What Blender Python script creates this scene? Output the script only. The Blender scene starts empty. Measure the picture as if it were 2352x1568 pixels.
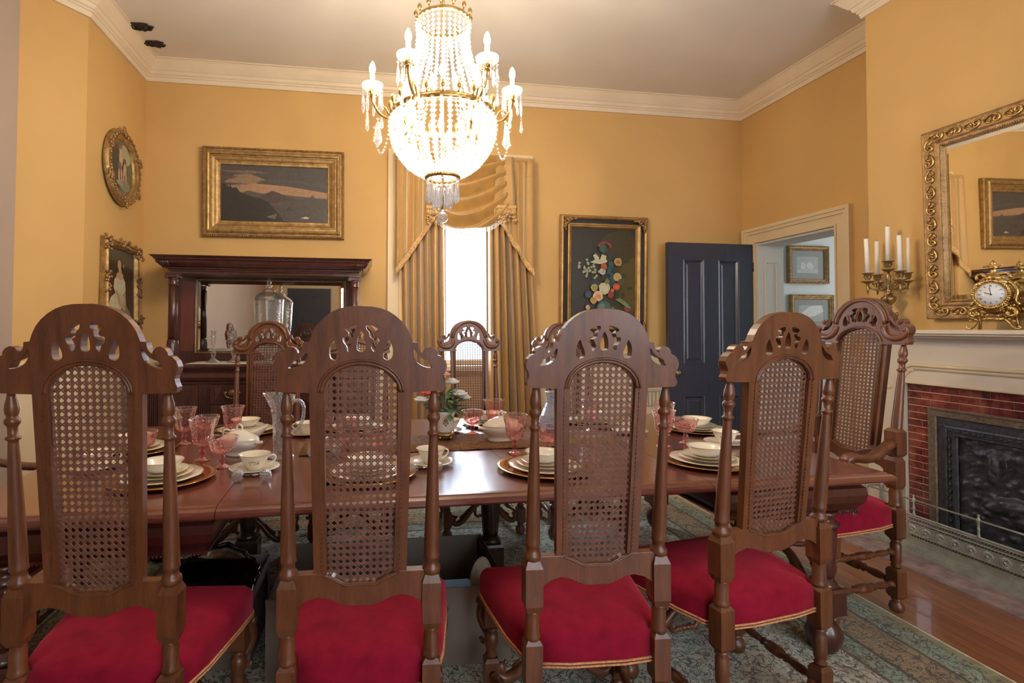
import bpy, bmesh, math, random
from math import sin, cos, pi, radians, sqrt, atan2
from mathutils import Vector, Matrix, geometry
random.seed(7)
SC = bpy.context.scene
COL = SC.collection

# ------------------------------------------------------------------ camera
cd = bpy.data.cameras.new('camera'); cam = bpy.data.objects.new('camera', cd); COL.objects.link(cam)
_y, _p, _r = radians(8.308), radians(1.459), radians(0.232)
_f = Vector((sin(_y)*cos(_p), cos(_y)*cos(_p), sin(_p))); _x = Vector((cos(_y), -sin(_y), 0)); _u = _x.cross(_f)
_x2 = cos(_r)*_x + sin(_r)*_u; _u2 = -sin(_r)*_x + cos(_r)*_u
cam.matrix_world = Matrix(((_x2.x, _u2.x, -_f.x, 0), (_x2.y, _u2.y, -_f.y, 0), (_x2.z, _u2.z, -_f.z, 1.36), (0, 0, 0, 1)))
cd.sensor_width = 36; cd.lens = 1200/2352*36; cd.shift_x = 154.5/2352; cd.shift_y = -61.25/2352
cd.clip_start = .02
SC.camera = cam

# ------------------------------------------------------------------ world, colour management, daylight and added fill lights
w = bpy.data.worlds.new('daylight'); SC.world = w; w.use_nodes = True
bg = w.node_tree.nodes['Background']; bg.inputs[0].default_value = (.80, .90, 1.0, 1); bg.inputs[1].default_value = 9.0
vs = SC.view_settings; vs.view_transform = 'Standard'; vs.look = 'None'; vs.gamma = 1; vs.use_curve_mapping = False
vs.exposure = -0.22
SC.cycles.use_denoising = True
SC.cycles.max_bounces = 9; SC.cycles.diffuse_bounces = 5; SC.cycles.glossy_bounces = 4; SC.cycles.transmission_bounces = 6
SC.cycles.transparent_max_bounces = 24; SC.cycles.sample_clamp_indirect = 6; SC.cycles.caustics_reflective = False
SC.cycles.caustics_refractive = False

def area(name, loc, direction, sx, sy, power, color, spread=180):
    l = bpy.data.lights.new(name, 'AREA'); l.shape = 'RECTANGLE'; l.size = sx; l.size_y = sy
    l.energy = power; l.color = color; l.spread = radians(spread)
    o = bpy.data.objects.new(name, l); COL.objects.link(o); o.location = loc
    o.rotation_euler = Vector(direction).to_track_quat('-Z', 'Y').to_euler()
    return o
DAY = (.78, .88, 1.0); REAR = (1.0, .93, .82)
area('daylight_back_window', (.90, 5.13, 1.95), (0, -1, -.12), 1.1, 1.8, 115, (.70, .84, 1.0))
area('rear_fill_light', (.95, -2.15, 1.75), (.02, 1, -.05), 1.3, 2.2, 17, REAR)  # warm fill light added behind the camera, out of view
area('rear_fill_light', (2.75, -2.15, 1.75), (-.05, 1, -.05), 1.3, 2.2, 17, REAR)  # second added warm fill, also behind the camera
area('hall_daylight_fill', (6.85, 4.3, 1.9), (-1, 0, 0), 1.6, 1.8, 44, (.88, .94, 1.0))  # area light added for the hall's daylight; no window is built there
BULB = 900.0      # emission strength of the candle bulbs

# ------------------------------------------------------------------ materials
def nmat(name):
    m = bpy.data.materials.new(name); m.use_nodes = True
    nt = m.node_tree; return m, nt, nt.nodes, nt.links, nt.nodes['Principled BSDF']
def ramp(nt, cols, inter='LINEAR'):
    r = nt.nodes.new('ShaderNodeValToRGB'); cr = r.color_ramp; cr.interpolation = inter
    while len(cr.elements) < len(cols): cr.elements.new(.5)
    for e, (p, c) in zip(cr.elements, cols): e.position = p; e.color = (*c, 1)
    return r
def coords(nt, scale=(1, 1, 1), rot=(0, 0, 0), kind='Object'):
    t = nt.nodes.new('ShaderNodeTexCoord'); mp = nt.nodes.new('ShaderNodeMapping')
    mp.inputs['Scale'].default_value = scale; mp.inputs['Rotation'].default_value = rot
    nt.links.new(t.outputs[kind], mp.inputs[0]); return mp.outputs[0]
def noise(nt, vec, scale, detail=4, rough=.6, dist=0):
    n = nt.nodes.new('ShaderNodeTexNoise'); n.inputs['Scale'].default_value = scale; n.inputs['Detail'].default_value = detail
    n.inputs['Roughness'].default_value = rough; n.inputs['Distortion'].default_value = dist
    if vec: nt.links.new(vec, n.inputs[0])
    return n
def bump(nt, b, src, strength=.3, dist=.01):
    bn = nt.nodes.new('ShaderNodeBump'); bn.inputs['Strength'].default_value = strength; bn.inputs['Distance'].default_value = dist
    nt.links.new(src, bn.inputs['Height']); nt.links.new(bn.outputs[0], b.inputs['Normal'])
def plain(name, col, rough=.5, metal=0, var=.12, nscale=8, bmp=0, bscale=60, coat=0, spec=.5, stretch=(1, 1, 1), sheen=0):
    m, nt, N, L, b = nmat(name)
    v = coords(nt, stretch)
    n = noise(nt, v, nscale)
    r = ramp(nt, [(.25, tuple(c*(1-var) for c in col)), (.75, tuple(min(1, c*(1+var)) for c in col))])
    L.new(n.outputs['Fac'], r.inputs[0]); L.new(r.outputs[0], b.inputs['Base Color'])
    b.inputs['Roughness'].default_value = rough; b.inputs['Metallic'].default_value = metal
    b.inputs['Coat Weight'].default_value = coat; b.inputs['Coat Roughness'].default_value = .12
    b.inputs['Specular IOR Level'].default_value = spec
    if sheen: b.inputs['Sheen Weight'].default_value = sheen; b.inputs['Sheen Roughness'].default_value = .4; b.inputs['Sheen Tint'].default_value = (*[min(1, c*3+.1) for c in col], 1)
    if bmp:
        n2 = noise(nt, v, bscale, 3); bump(nt, b, n2.outputs['Fac'], bmp, .004)
    return m
def wood(name, c1, c2, rough=.35, coat=.3, stretch=(6, 6, .6), nscale=5, streak=.5, spec=.5):
    m, nt, N, L, b = nmat(name)
    v = coords(nt, stretch)
    n = noise(nt, v, nscale, 6, .65, .6)
    n2 = noise(nt, coords(nt, tuple(s*5 for s in stretch)), nscale*2, 3, .6)
    mx = N.new('ShaderNodeMath'); mx.operation = 'MULTIPLY_ADD'; mx.inputs[1].default_value = .35; 
    L.new(n2.outputs['Fac'], mx.inputs[0]); L.new(n.outputs['Fac'], mx.inputs[2])
    r = ramp(nt, [(.40, c1), (.85, c2)]); L.new(mx.outputs[0], r.inputs[0]); L.new(r.outputs[0], b.inputs['Base Color'])
    b.inputs['Roughness'].default_value = rough; b.inputs['Coat Weight'].default_value = coat; b.inputs['Coat Roughness'].default_value = .15
    b.inputs['Specular IOR Level'].default_value = spec
    bump(nt, b, n2.outputs['Fac'], .08, .002)
    return m
def glass(name, tint, gloss=.35, body=None, bodyw=0.0, bmp=0, bscale=40, rough=.02, zgrad=None):
    """thin-walled glass: clear, tinted, shiny; an optional milky share; zgrad deepens the tint toward the foot (thicker glass)"""
    m, nt, N, L, b = nmat(name)
    N.remove(b); out = [n for n in N if n.type == 'OUTPUT_MATERIAL'][0]
    tr = N.new('ShaderNodeBsdfTransparent'); tr.inputs[0].default_value = (*tint, 1)
    gl = N.new('ShaderNodeBsdfGlossy'); gl.inputs['Roughness'].default_value = rough; gl.inputs[0].default_value = (*[min(1, .6+.4*t) for t in tint], 1)
    lw = N.new('ShaderNodeLayerWeight'); lw.inputs[0].default_value = gloss
    mx = N.new('ShaderNodeMixShader'); L.new(lw.outputs['Facing'], mx.inputs[0]); L.new(tr.outputs[0], mx.inputs[1]); L.new(gl.outputs[0], mx.inputs[2])
    last = mx.outputs[0]
    if zgrad:
        v = coords(nt); sp = N.new('ShaderNodeSeparateXYZ'); L.new(v, sp.inputs[0])
        mr = N.new('ShaderNodeMapRange'); mr.inputs[1].default_value = zgrad[0]; mr.inputs[2].default_value = zgrad[1]
        L.new(sp.outputs[2], mr.inputs[0]); r = ramp(nt, [(0, zgrad[2]), (1, tint)]); L.new(mr.outputs[0], r.inputs[0]); L.new(r.outputs[0], tr.inputs[0])
    if bodyw:
        df = N.new('ShaderNodeBsdfTranslucent'); df.inputs[0].default_value = (*body, 1)
        d2 = N.new('ShaderNodeBsdfDiffuse'); d2.inputs[0].default_value = (*body, 1)
        m3 = N.new('ShaderNodeMixShader'); L.new(df.outputs[0], m3.inputs[1]); L.new(d2.outputs[0], m3.inputs[2])
        m2 = N.new('ShaderNodeMixShader'); m2.inputs[0].default_value = bodyw
        L.new(last, m2.inputs[1]); L.new(m3.outputs[0], m2.inputs[2]); last = m2.outputs[0]
    if bmp:
        n = noise(nt, coords(nt), bscale, 2); bn = N.new('ShaderNodeBump'); bn.inputs['Strength'].default_value = bmp; bn.inputs['Distance'].default_value = .01
        L.new(n.outputs['Fac'], bn.inputs['Height']); L.new(bn.outputs[0], gl.inputs['Normal']); L.new(bn.outputs[0], lw.inputs['Normal'])
    L.new(last, out.inputs[0]); return m
def emit(name, col, strength):
    m, nt, N, L, b = nmat(name); b.inputs['Base Color'].default_value = (*col, 1)
    b.inputs['Emission Color'].default_value = (*col, 1); b.inputs['Emission Strength'].default_value = strength; return m
def vcol(name, rough=.45):
    m, nt, N, L, b = nmat(name); a = N.new('ShaderNodeAttribute'); a.attribute_name = 'Col'
    n = noise(nt, coords(nt), 30, 5); mx = N.new('ShaderNodeMix'); mx.data_type = 'RGBA'; mx.blend_type = 'MULTIPLY'; mx.inputs[0].default_value = .6
    r = ramp(nt, [(.3, (.55, .55, .55)), (.7, (1, 1, 1))]); L.new(n.outputs['Fac'], r.inputs[0])
    L.new(a.outputs['Color'], mx.inputs[6]); L.new(r.outputs[0], mx.inputs[7]); L.new(mx.outputs[2], b.inputs['Base Color'])
    b.inputs['Roughness'].default_value = rough; return m

WALLY = (.61, .382, .142)
M = {}
M['wall'] = plain('yellow wall paint', WALLY, .75, var=.06, nscale=1.5, bmp=.05, bscale=90)
M['grey'] = plain('warm grey wall paint', (.42, .34, .29), .7, var=.04, nscale=1.5)
M['ceil'] = plain('ceiling plaster', (.72, .69, .64), .85, var=.05, nscale=1.2, bmp=.15, bscale=14)
M['crown'] = plain('cream crown paint', (.74, .63, .47), .5, var=.06, nscale=4)
M['cream'] = plain('cream trim paint', (.70, .57, .37), .45, var=.04, nscale=3)
M['mantel'] = plain('mantel paint', (.62, .53, .41), .45, var=.04, nscale=3)
M['hallwhite'] = plain('hall paint', (.62, .64, .60), .6, var=.03)
M['doordark'] = wood('dark door paint', (.020, .026, .045), (.040, .050, .085), .34, .25, (20, 20, 1.2), 4)
M['chair'] = wood('walnut chair wood', (.050, .015, .006), (.165, .058, .022), .40, .18)
M['chairedge'] = M['chair']
M['darkleg'] = wood('dark carved wood', (.018, .010, .007), (.05, .024, .015), .3, .4)
M['sideb'] = wood('mahogany sideboard wood', (.030, .010, .009), (.085, .026, .021), .28, .5)
M['sidebred'] = wood('red mahogany veneer', (.085, .018, .012), (.17, .040, .026), .25, .5)
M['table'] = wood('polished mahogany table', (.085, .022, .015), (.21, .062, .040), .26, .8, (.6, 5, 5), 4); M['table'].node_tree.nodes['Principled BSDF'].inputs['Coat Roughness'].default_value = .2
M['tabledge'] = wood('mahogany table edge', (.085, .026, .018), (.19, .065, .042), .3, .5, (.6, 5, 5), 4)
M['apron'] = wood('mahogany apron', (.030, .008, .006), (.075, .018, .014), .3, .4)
M['cane'] = plain('woven cane', (.155, .068, .042), .6, var=.3, nscale=40)
M['velvet'] = plain('crimson velvet', (.235, .006, .024), .9, var=.25, nscale=14, bmp=.3, bscale=260, sheen=.5, spec=.15)
M['gimp'] = plain('gold gimp braid', (.55, .26, .12), .7, var=.5, nscale=140)
M['gold'] = plain('gilt', (.42, .275, .115), .48, .75, .45, 25, .8, 90)
M['goldflat'] = plain('smooth gilt', (.46, .28, .10), .44, .7, .35, 12)
M['goldold'] = plain('old gilt', (.36, .22, .10), .45, .7, .4, 30, 1.0, 90)
M['brass'] = plain('aged brass', (.33, .23, .10), .38, .9, .35, 30, .5, 60)
M['ormolu'] = plain('ormolu', (.52, .34, .12), .3, .95, .35, 30, .6, 60)
M['goldplate'] = plain('gold charger', (.60, .30, .07), .14, .9, .1, 5)
M['silver'] = plain('tarnished silver', (.22, .20, .17), .2, 1.0, .5, 12, .4, 30)
M['china'] = plain('ivory china', (.86, .81, .69), .16, var=.03, coat=.6)
M['chinadec'] = plain('gold rim', (.50, .34, .12), .3, .6)
M['black'] = plain('black lacquer', (.012, .010, .010), .5)
M['pink'] = glass('pink glass', (.97, .74, .74), .5, (.98, .60, .62), .035, 1.0, 55, .05, (.03, .14, (.93, .40, .42)))
M['clear'] = glass('clear glass', (.93, .95, .96), .5, (.8, .85, .95), .05, .5, 40, .04)
M['cut'] = glass('cut crystal', (.80, .86, .93), .68, (.75, .82, .95), .10, 1.0, 160, .04)
M['crystal'] = glass('chandelier crystal', (.95, .96, .97), .6, (1, .97, .92), .34, .6, 60, .08)
M['prism'] = glass('crystal prism', (.90, .93, .98), .6, (.9, .93, 1), .14, .6, 60, .05)
M['pane'] = glass('window pane', (.97, .98, 1), .15)
M['mirror'] = plain('mirror glass', (.86, .86, .82), .015, 1.0, .01)
M['bulb'] = emit('lit candle bulb', (1, .83, .60), BULB)
M['wax'] = plain('ivory candle wax', (.86, .80, .68), .45, var=.03)
M['wick'] = plain('wick', (.03, .02, .02), .9)
M['paint'] = vcol('oil paint')
M['tile_grout'] = plain('mortar', (.82, .62, .54), .8)
M['castiron'] = plain('black cast iron', (.050, .050, .056), .36, .35, .4, 30, .8, 50)
M['bronzeframe'] = plain('cast brass frame', (.17, .125, .085), .5, .6, .4, 50, 1.0, 110)
M['fender'] = plain('pewter coloured fender', (.34, .34, .27), .42, .35, .25, 20, .2, 60)
M['fenderlight'] = plain('polished rosette', (.55, .56, .50), .35, .7)
M['card'] = plain('grey brown cardboard', (.21, .165, .135), .85, var=.1, nscale=3)
M['plastic'] = plain('blue white plastic', (.30, .50, .70), .3, var=.05)
M['bluebin'] = plain('blue plastic lid', (.05, .26, .50), .35, var=.15)
M['linen'] = plain('white linen', (.70, .66, .60), .9, var=.08, nscale=30)
M['leaf'] = plain('silk leaf', (.17, .27, .13), .6, var=.5, nscale=30)
M['petalred'] = plain('coral petals', (.75, .13, .09), .7, var=.3, nscale=30)
M['petalpink'] = plain('pink petals', (.80, .34, .32), .7, var=.3, nscale=30)
M['petalwhite'] = plain('white petals', (.75, .75, .72), .7, var=.1, nscale=30)
M['photo'] = plain('pale photograph', (.40, .39, .34), .4, var=.3, nscale=10)
M['mat'] = plain('grey mat board', (.30, .30, .27), .8, var=.03)
M['hole'] = plain('burnt broken plaster', (.035, .022, .014), .95, var=.8, nscale=40, bmp=.8, bscale=40)
M['dial'] = plain('white enamel', (.72, .74, .76), .25, var=.02)
M['vent'] = plain('grey steel', (.34, .33, .29), .5, .3)

def cloth_mat():
    m, nt, N, L, b = nmat('gold silk with brocade stripes')
    v = coords(nt, kind='UV'); sp = N.new('ShaderNodeSeparateXYZ'); L.new(v, sp.inputs[0])
    wv = N.new('ShaderNodeMath'); wv.operation = 'FRACT'; mu = N.new('ShaderNodeMath'); mu.operation = 'MULTIPLY'; mu.inputs[1].default_value = 3
    L.new(sp.outputs[0], mu.inputs[0]); L.new(mu.outputs[0], wv.inputs[0])
    r = ramp(nt, [(0, (.42, .235, .065)), (.22, (.52, .30, .095)), (.42, (.34, .22, .09)), (.62, (.55, .34, .12)), (.72, (.42, .235, .07)), (.80, (.48, .27, .08))], 'CONSTANT')
    L.new(wv.outputs[0], r.inputs[0]); L.new(r.outputs[0], b.inputs['Base Color'])
    b.inputs['Roughness'].default_value = .38; b.inputs['Sheen Weight'].default_value = .4
    b.inputs['Specular IOR Level'].default_value = .5; b.inputs['Anisotropic'].default_value = .3
    n = noise(nt, coords(nt, (1, 6, 1), kind='UV'), 9, 5, .6, 1.2); bump(nt, b, n.outputs['Fac'], .5, .012); return m
M['silk'] = cloth_mat()
M['silkplain'] = plain('plain gold silk', (.43, .245, .075), .34, var=.25, nscale=6, spec=.6, sheen=.3)
M['fringe'] = plain('bullion fringe', (.60, .38, .17), .8, var=.5, nscale=60, bmp=.6, bscale=200)

def planks():
    m, nt, N, L, b = nmat('oak floor boards')
    v = coords(nt, (1, 1, 1), (0, 0, radians(90)))
    br = N.new('ShaderNodeTexBrick'); br.inputs['Scale'].default_value = 1; br.inputs['Brick Width'].default_value = 2.2; br.inputs['Row Height'].default_value = .058
    br.inputs['Mortar Size'].default_value = .0012; br.inputs['Color1'].default_value = (.42, .17, .07, 1); br.inputs['Color2'].default_value = (.31, .115, .045, 1)
    br.inputs['Mortar'].default_value = (.05, .02, .01, 1); br.offset = .37; L.new(v, br.inputs[0])
    n = noise(nt, coords(nt, (22, 1.2, 1)), 4, 6, .7, .5); r = ramp(nt, [(.3, (.55, .5, .48)), (.7, (1.15, 1.1, 1.1))]); L.new(n.outputs['Fac'], r.inputs[0])
    mx = N.new('ShaderNodeMix'); mx.data_type = 'RGBA'; mx.blend_type = 'MULTIPLY'; mx.inputs[0].default_value = 1
    L.new(br.outputs[0], mx.inputs[6]); L.new(r.outputs[0], mx.inputs[7]); L.new(mx.outputs[2], b.inputs['Base Color'])
    b.inputs['Roughness'].default_value = .3; b.inputs['Coat Weight'].default_value = .25; return m
M['floor'] = planks()

def rugmat(hx, hy):
    """persian style pattern in the rug's own coordinates: green outer guard, scroll band, brown main border, pale field with dark arabesques"""
    m, nt, N, L, b = nmat('patterned wool rug')
    v = coords(nt); sp = N.new('ShaderNodeSeparateXYZ'); L.new(v, sp.inputs[0])
    def mth(op, a, bb=None):
        x = N.new('ShaderNodeMath'); x.operation = op
        for i, s in enumerate((a, bb)):
            if s is None: continue
            if isinstance(s, (int, float)): x.inputs[i].default_value = s
            else: L.new(s, x.inputs[i])
        return x.outputs[0]
    ax = mth('ABSOLUTE', sp.outputs[0]); ay = mth('ABSOLUTE', sp.outputs[1])
    d = mth('MINIMUM', mth('SUBTRACT', hx, ax), mth('SUBTRACT', hy, ay))     # distance from the edge
    base = ramp(nt, [(0, (.75, .70, .52)), (.008, (.32, .29, .15)), (.07, (.32, .37, .26)), (.17, (.12, .09, .05)), (.185, (.36, .26, .14)),
                     (.36, (.11, .08, .05)), (.38, (.32, .37, .27)), (.47, (.16, .11, .07)), (.49, (.58, .57, .47))], 'CONSTANT')
    L.new(d, base.inputs[0])
    def lines(scale, dist, lo, hi):
        n = noise(nt, v, scale, 2, .5, dist); a = mth('ABSOLUTE', mth('SUBTRACT', n.outputs['Fac'], .5))
        return mth('LESS_THAN', a, hi)
    w1 = lines(8, 2.6, 0, .017); w2 = lines(19, 1.6, 0, .020); w3 = lines(4.5, 3.5, 0, .010)
    allm = mth('MAXIMUM', mth('MAXIMUM', w1, w2), w3)
    allm = mth('MULTIPLY', allm, mth('GREATER_THAN', d, .045))
    n4 = noise(nt, v, 6, 3, .6, 1.5); tint = ramp(nt, [(.38, (.70, .62, .52)), (.5, (1, 1, 1)), (.63, (.72, .85, .82))]); L.new(n4.outputs['Fac'], tint.inputs[0])
    m1 = N.new('ShaderNodeMix'); m1.data_type = 'RGBA'; m1.blend_type = 'MULTIPLY'; m1.inputs[0].default_value = 1
    L.new(base.outputs[0], m1.inputs[6]); L.new(tint.outputs[0], m1.inputs[7])
    m2 = N.new('ShaderNodeMix'); m2.data_type = 'RGBA'; L.new(mth('MULTIPLY', allm, .85), m2.inputs[0]); L.new(m1.outputs[2], m2.inputs[6]); m2.inputs[7].default_value = (.035, .028, .022, 1)
    L.new(m2.outputs[2], b.inputs['Base Color']); b.inputs['Roughness'].default_value = .95
    b.inputs['Sheen Weight'].default_value = .2; bump(nt, b, noise(nt, v, 300, 2).outputs['Fac'], .3, .004); return m

def runner_mat():
    m, nt, N, L, b = nmat('brown tapestry')
    n = noise(nt, coords(nt, (14, 40, 1)), 3, 8, .75, .8)
    r = ramp(nt, [(.35, (.045, .020, .010)), (.47, (.13, .055, .022)), (.55, (.34, .17, .07)), (.62, (.10, .04, .02)), (.72, (.42, .25, .12))])
    L.new(n.outputs['Fac'], r.inputs[0]); L.new(r.outputs[0], b.inputs['Base Color']); b.inputs['Roughness'].default_value = .9; return m
M['runner'] = runner_mat()

def tilemat():
    m, nt, N, L, b = nmat('glazed oxblood brick tile')
    n = noise(nt, coords(nt), 7, 4, .7, .5); r = ramp(nt, [(.34, (.035, .006, .010)), (.5, (.16, .030, .024)), (.66, (.33, .095, .060))])
    L.new(n.outputs['Fac'], r.inputs[0]); L.new(r.outputs[0], b.inputs['Base Color']); b.inputs['Roughness'].default_value = .12
    b.inputs['Coat Weight'].default_value = 1; b.inputs['Coat Roughness'].default_value = .05; return m
M['tile'] = tilemat()
M['hearth'] = plain('worn purple brown hearth brick', (.27, .19, .17), .75, var=.5, nscale=14, bmp=.5, bscale=50)

# ------------------------------------------------------------------ mesh builder
class MB:
    def __init__(s): s.v = []; s.f = []; s.mi = []; s.sm = []; s.c = []
    def add(s, verts, faces, mat=0, smooth=False, T=None, col=(1, 1, 1)):
        o = len(s.v)
        s.v += [tuple(T @ Vector(p)) if T is not None else tuple(p) for p in verts]
        for f in faces: s.f.append([i+o for i in f]); s.mi.append(mat); s.sm.append(smooth); s.c.append(col)
        return s
    def box(s, x0, x1, y0, y1, z0, z1, mat=0, T=None, col=(1, 1, 1)):
        v = [(x, y, z) for z in (z0, z1) for y in (y0, y1) for x in (x0, x1)]
        return s.add(v, [(0, 2, 3, 1), (4, 5, 7, 6), (0, 1, 5, 4), (2, 6, 7, 3), (0, 4, 6, 2), (1, 3, 7, 5)], mat, False, T, col)
    def lathe(s, prof, n=20, c=(0, 0, 0), mat=0, smooth=True, T=None, sq=False, flute=None, cap=True):
        """prof: list of (r, z); sq makes a four sided piece with flat faces"""
        if sq: n = 4
        off = pi/4 if sq else 0; k = sqrt(2) if sq else 1
        v = []
        for r, z in prof:
            for i in range(n):
                a = off + 2*pi*i/n; rr = r*k
                if flute: rr *= 1 + flute[1]*cos(flute[0]*a)
                v.append((c[0]+rr*cos(a), c[1]+rr*sin(a), c[2]+z))
        f = []
        for j in range(len(prof)-1):
            for i in range(n):
                a, b = j*n+i, j*n+(i+1) % n; f.append((a, b, b+n, a+n))
        s.add(v, f, mat, smooth and not sq, T)
        if cap:
            m = len(prof)-1
            s.add([v[i] for i in range(n)], [tuple(range(n-1, -1, -1))], mat, False, T)
            s.add([v[m*n+i] for i in range(n)], [tuple(range(n))], mat, False, T)
        return s
    def tube(s, pts, r, n=8, mat=0, closed=False, smooth=True, T=None, flat=1.0):
        P = [Vector(p) for p in pts]; m = len(P); R = r if isinstance(r, (list, tuple)) else [r]*m
        v = []; prev = None
        for i in range(m):
            if closed: t = P[(i+1) % m]-P[i-1]
            else: t = P[min(i+1, m-1)]-P[max(i-1, 0)]
            t.normalize()
            if prev is None:
                a = Vector((0, 0, 1)) if abs(t.z) < .9 else Vector((0, 1, 0)); u = t.cross(a).normalized()
            else:
                u = (prev - t*prev.dot(t)); u.normalize()
            prev = u; w_ = t.cross(u)
            for k in range(n):
                a = 2*pi*k/n; v.append(P[i]+u*(R[i]*cos(a))+w_*(R[i]*flat*sin(a)))
        f = []
        for i in range(m if closed else m-1):
            for k in range(n):
                a = i*n+k; b = i*n+(k+1) % n; c = ((i+1) % m)*n; f.append((a, b, c+(k+1) % n, c+k))
        s.add(v, f, mat, smooth, T)
        if not closed:
            s.add([v[k] for k in range(n)], [tuple(range(n-1, -1, -1))], mat, False, T)
            s.add([v[(m-1)*n+k] for k in range(n)], [tuple(range(n))], mat, False, T)
        return s
    def sphere(s, c, r, n=10, m=6, mat=0, T=None, smooth=True):
        rx, ry, rz = r if isinstance(r, (tuple, list)) else (r, r, r)
        v = [(c[0], c[1], c[2]-rz)]
        for j in range(1, m):
            p = -pi/2+pi*j/m
            for i in range(n): a = 2*pi*i/n; v.append((c[0]+rx*cos(p)*cos(a), c[1]+ry*cos(p)*sin(a), c[2]+rz*sin(p)))
        v.append((c[0], c[1], c[2]+rz)); f = []
        for i in range(n): f.append((0, 1+(i+1) % n, 1+i))
        for j in range(m-2):
            for i in range(n): a = 1+j*n+i; b = 1+j*n+(i+1) % n; f.append((a, b, b+n, a+n))
        k = 1+(m-2)*n
        for i in range(n): f.append((k+i, k+(i+1) % n, len(v)-1))
        return s.add(v, f, mat, smooth, T)
    def prism(s, outer, holes, y0, y1, mat=0, T=None, col=(1, 1, 1)):
        """polygon given in (x, z), extruded along y"""
        loops = [outer]+list(holes); flat = [p for l in loops for p in l]
        tris = geometry.tessellate_polygon([[Vector((x, z, 0)) for x, z in l] for l in loops])
        n = len(flat); v = [(x, y0, z) for x, z in flat]+[(x, y1, z) for x, z in flat]; f = []
        for t in tris:
            a, b, c = [flat[i] for i in t]
            cr = (b[0]-a[0])*(c[1]-a[1])-(b[1]-a[1])*(c[0]-a[0])
            if abs(cr) < 1e-12: continue
            if cr < 0: t = (t[0], t[2], t[1])
            f.append(tuple(t)); f.append(tuple(i+n for i in reversed(t)))
        k = 0
        for li, l in enumerate(loops):
            ar = sum(l[i-1][0]*l[i][1]-l[i][0]*l[i-1][1] for i in range(len(l)))
            fl = (ar > 0) == (li == 0)
            for i in range(len(l)):
                a, b = k+i, k+(i+1) % len(l)
                f.append((a, a+n, b+n, b) if fl else (b, b+n, a+n, a))
            k += len(l)
        return s.add(v, f, mat, False, T, col)
    def moulding(s, x0, x1, z0, z1, prof, mat=0, T=None, smooth=False):
        """picture frame moulding lying in xz, facing -y. prof: (inset, height) pairs"""
        n = len(prof)
        v = []
        for ins, h in prof: v += [(x0+ins, -h, z0+ins), (x1-ins, -h, z0+ins), (x1-ins, -h, z1-ins), (x0+ins, -h, z1-ins)]
        f = []
        for j in range(n-1):
            for i in range(4): a = j*4+i; b = j*4+(i+1) % 4; f.append((a, b, b+4, a+4))
        return s.add(v, f, mat, smooth, T)
    def strip(s, prof, p0, p1, nrm, mat=0, m0=0, m1=0):
        """profile (out, z) swept from p0 to p1 (xy), nrm = outward xy; m0/m1 mitre factors"""
        d = Vector((p1[0]-p0[0], p1[1]-p0[1])).normalized(); v = []
        for o, z in prof:
            v.append((p0[0]+nrm[0]*o+d.x*o*m0, p0[1]+nrm[1]*o+d.y*o*m0, z)); v.append((p1[0]+nrm[0]*o-d.x*o*m1, p1[1]+nrm[1]*o-d.y*o*m1, z))
        f = [(2*i, 2*i+1, 2*i+3, 2*i+2) for i in range(len(prof)-1)]
        s.add(v, f, mat)
        s.add([v[2*i] for i in range(len(prof))], [tuple(range(len(prof)))], mat); s.add([v[2*i+1] for i in range(len(prof))], [tuple(range(len(prof)-1, -1, -1))], mat)
        return s
    def warp(s, fn, start=0):
        s.v = s.v[:start]+[tuple(fn(*p)) for p in s.v[start:]]; return s
    def mesh(s, name, mats):
        me = bpy.data.meshes.new(name); me.from_pydata(s.v, [], s.f)
        for m in mats: me.materials.append(m)
        me.polygons.foreach_set('material_index', s.mi); me.polygons.foreach_set('use_smooth', s.sm)
        if any(c != (1, 1, 1) for c in s.c):
            a = me.color_attributes.new('Col', 'FLOAT_COLOR', 'CORNER'); buf = []
            for p in me.polygons: buf += [*s.c[p.index], 1.0]*p.loop_total
            a.data.foreach_set('color', buf)
        me.validate(); me.update(); return me
def fixn(me):
    b = bmesh.new(); b.from_mesh(me); bmesh.ops.remove_doubles(b, verts=b.verts, dist=1e-5); bmesh.ops.recalc_face_normals(b, faces=b.faces); b.to_mesh(me); b.free()
def obj(name, mb, mats, parent=None, bevel=0, fix=True, loc=None, rz=0):
    if not isinstance(mats, (list, tuple)): mats = [mats]
    me = mb.mesh(name, mats)
    if fix: fixn(me)
    o = bpy.data.objects.new(name, me); COL.objects.link(o)
    if parent: o.parent = parent
    if loc: o.location = loc
    if rz: o.rotation_euler.z = rz
    if bevel:
        m = o.modifiers.new('edges', 'BEVEL'); m.width = bevel; m.segments = 2; m.limit_method = 'ANGLE'; m.angle_limit = radians(40)
        m.harden_normals = False
    return o
def tag(o, label, cat, group=None):
    o['label'] = label; o['category'] = cat
    if group: o['group'] = group
    return o
def thing(name, label, cat, loc=(0, 0, 0), rz=0, group=None):
    o = bpy.data.objects.new(name, None); COL.objects.link(o); o.location = loc; o.rotation_euler = (0, 0, rz); o.empty_display_size = .1
    return tag(o, label, cat, group)
def struct(name, mb, mats, parent=None, bevel=0, fix=True):
    o = obj(name, mb, mats, parent, bevel, fix)
    if parent is None: o['kind'] = 'structure'
    return o
def dup(src, label, loc, rz=None, scale=None, name=None):
    r = src.copy(); COL.objects.link(r); r.location = loc
    if rz is not None: r.rotation_euler = (0, 0, rz)
    if scale: r.scale = scale
    r['label'] = label
    for ch in list(src.children):
        c = ch.copy(); COL.objects.link(c); c.parent = r
        for g in list(ch.children):
            d = g.copy(); COL.objects.link(d); d.parent = c
    return r
def arc(cx, cz, r, a0, a1, n=12, rz=None): return [(cx+r*cos(radians(a0+(a1-a0)*i/n)), cz+(rz or r)*sin(radians(a0+(a1-a0)*i/n))) for i in range(n+1)]
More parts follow.
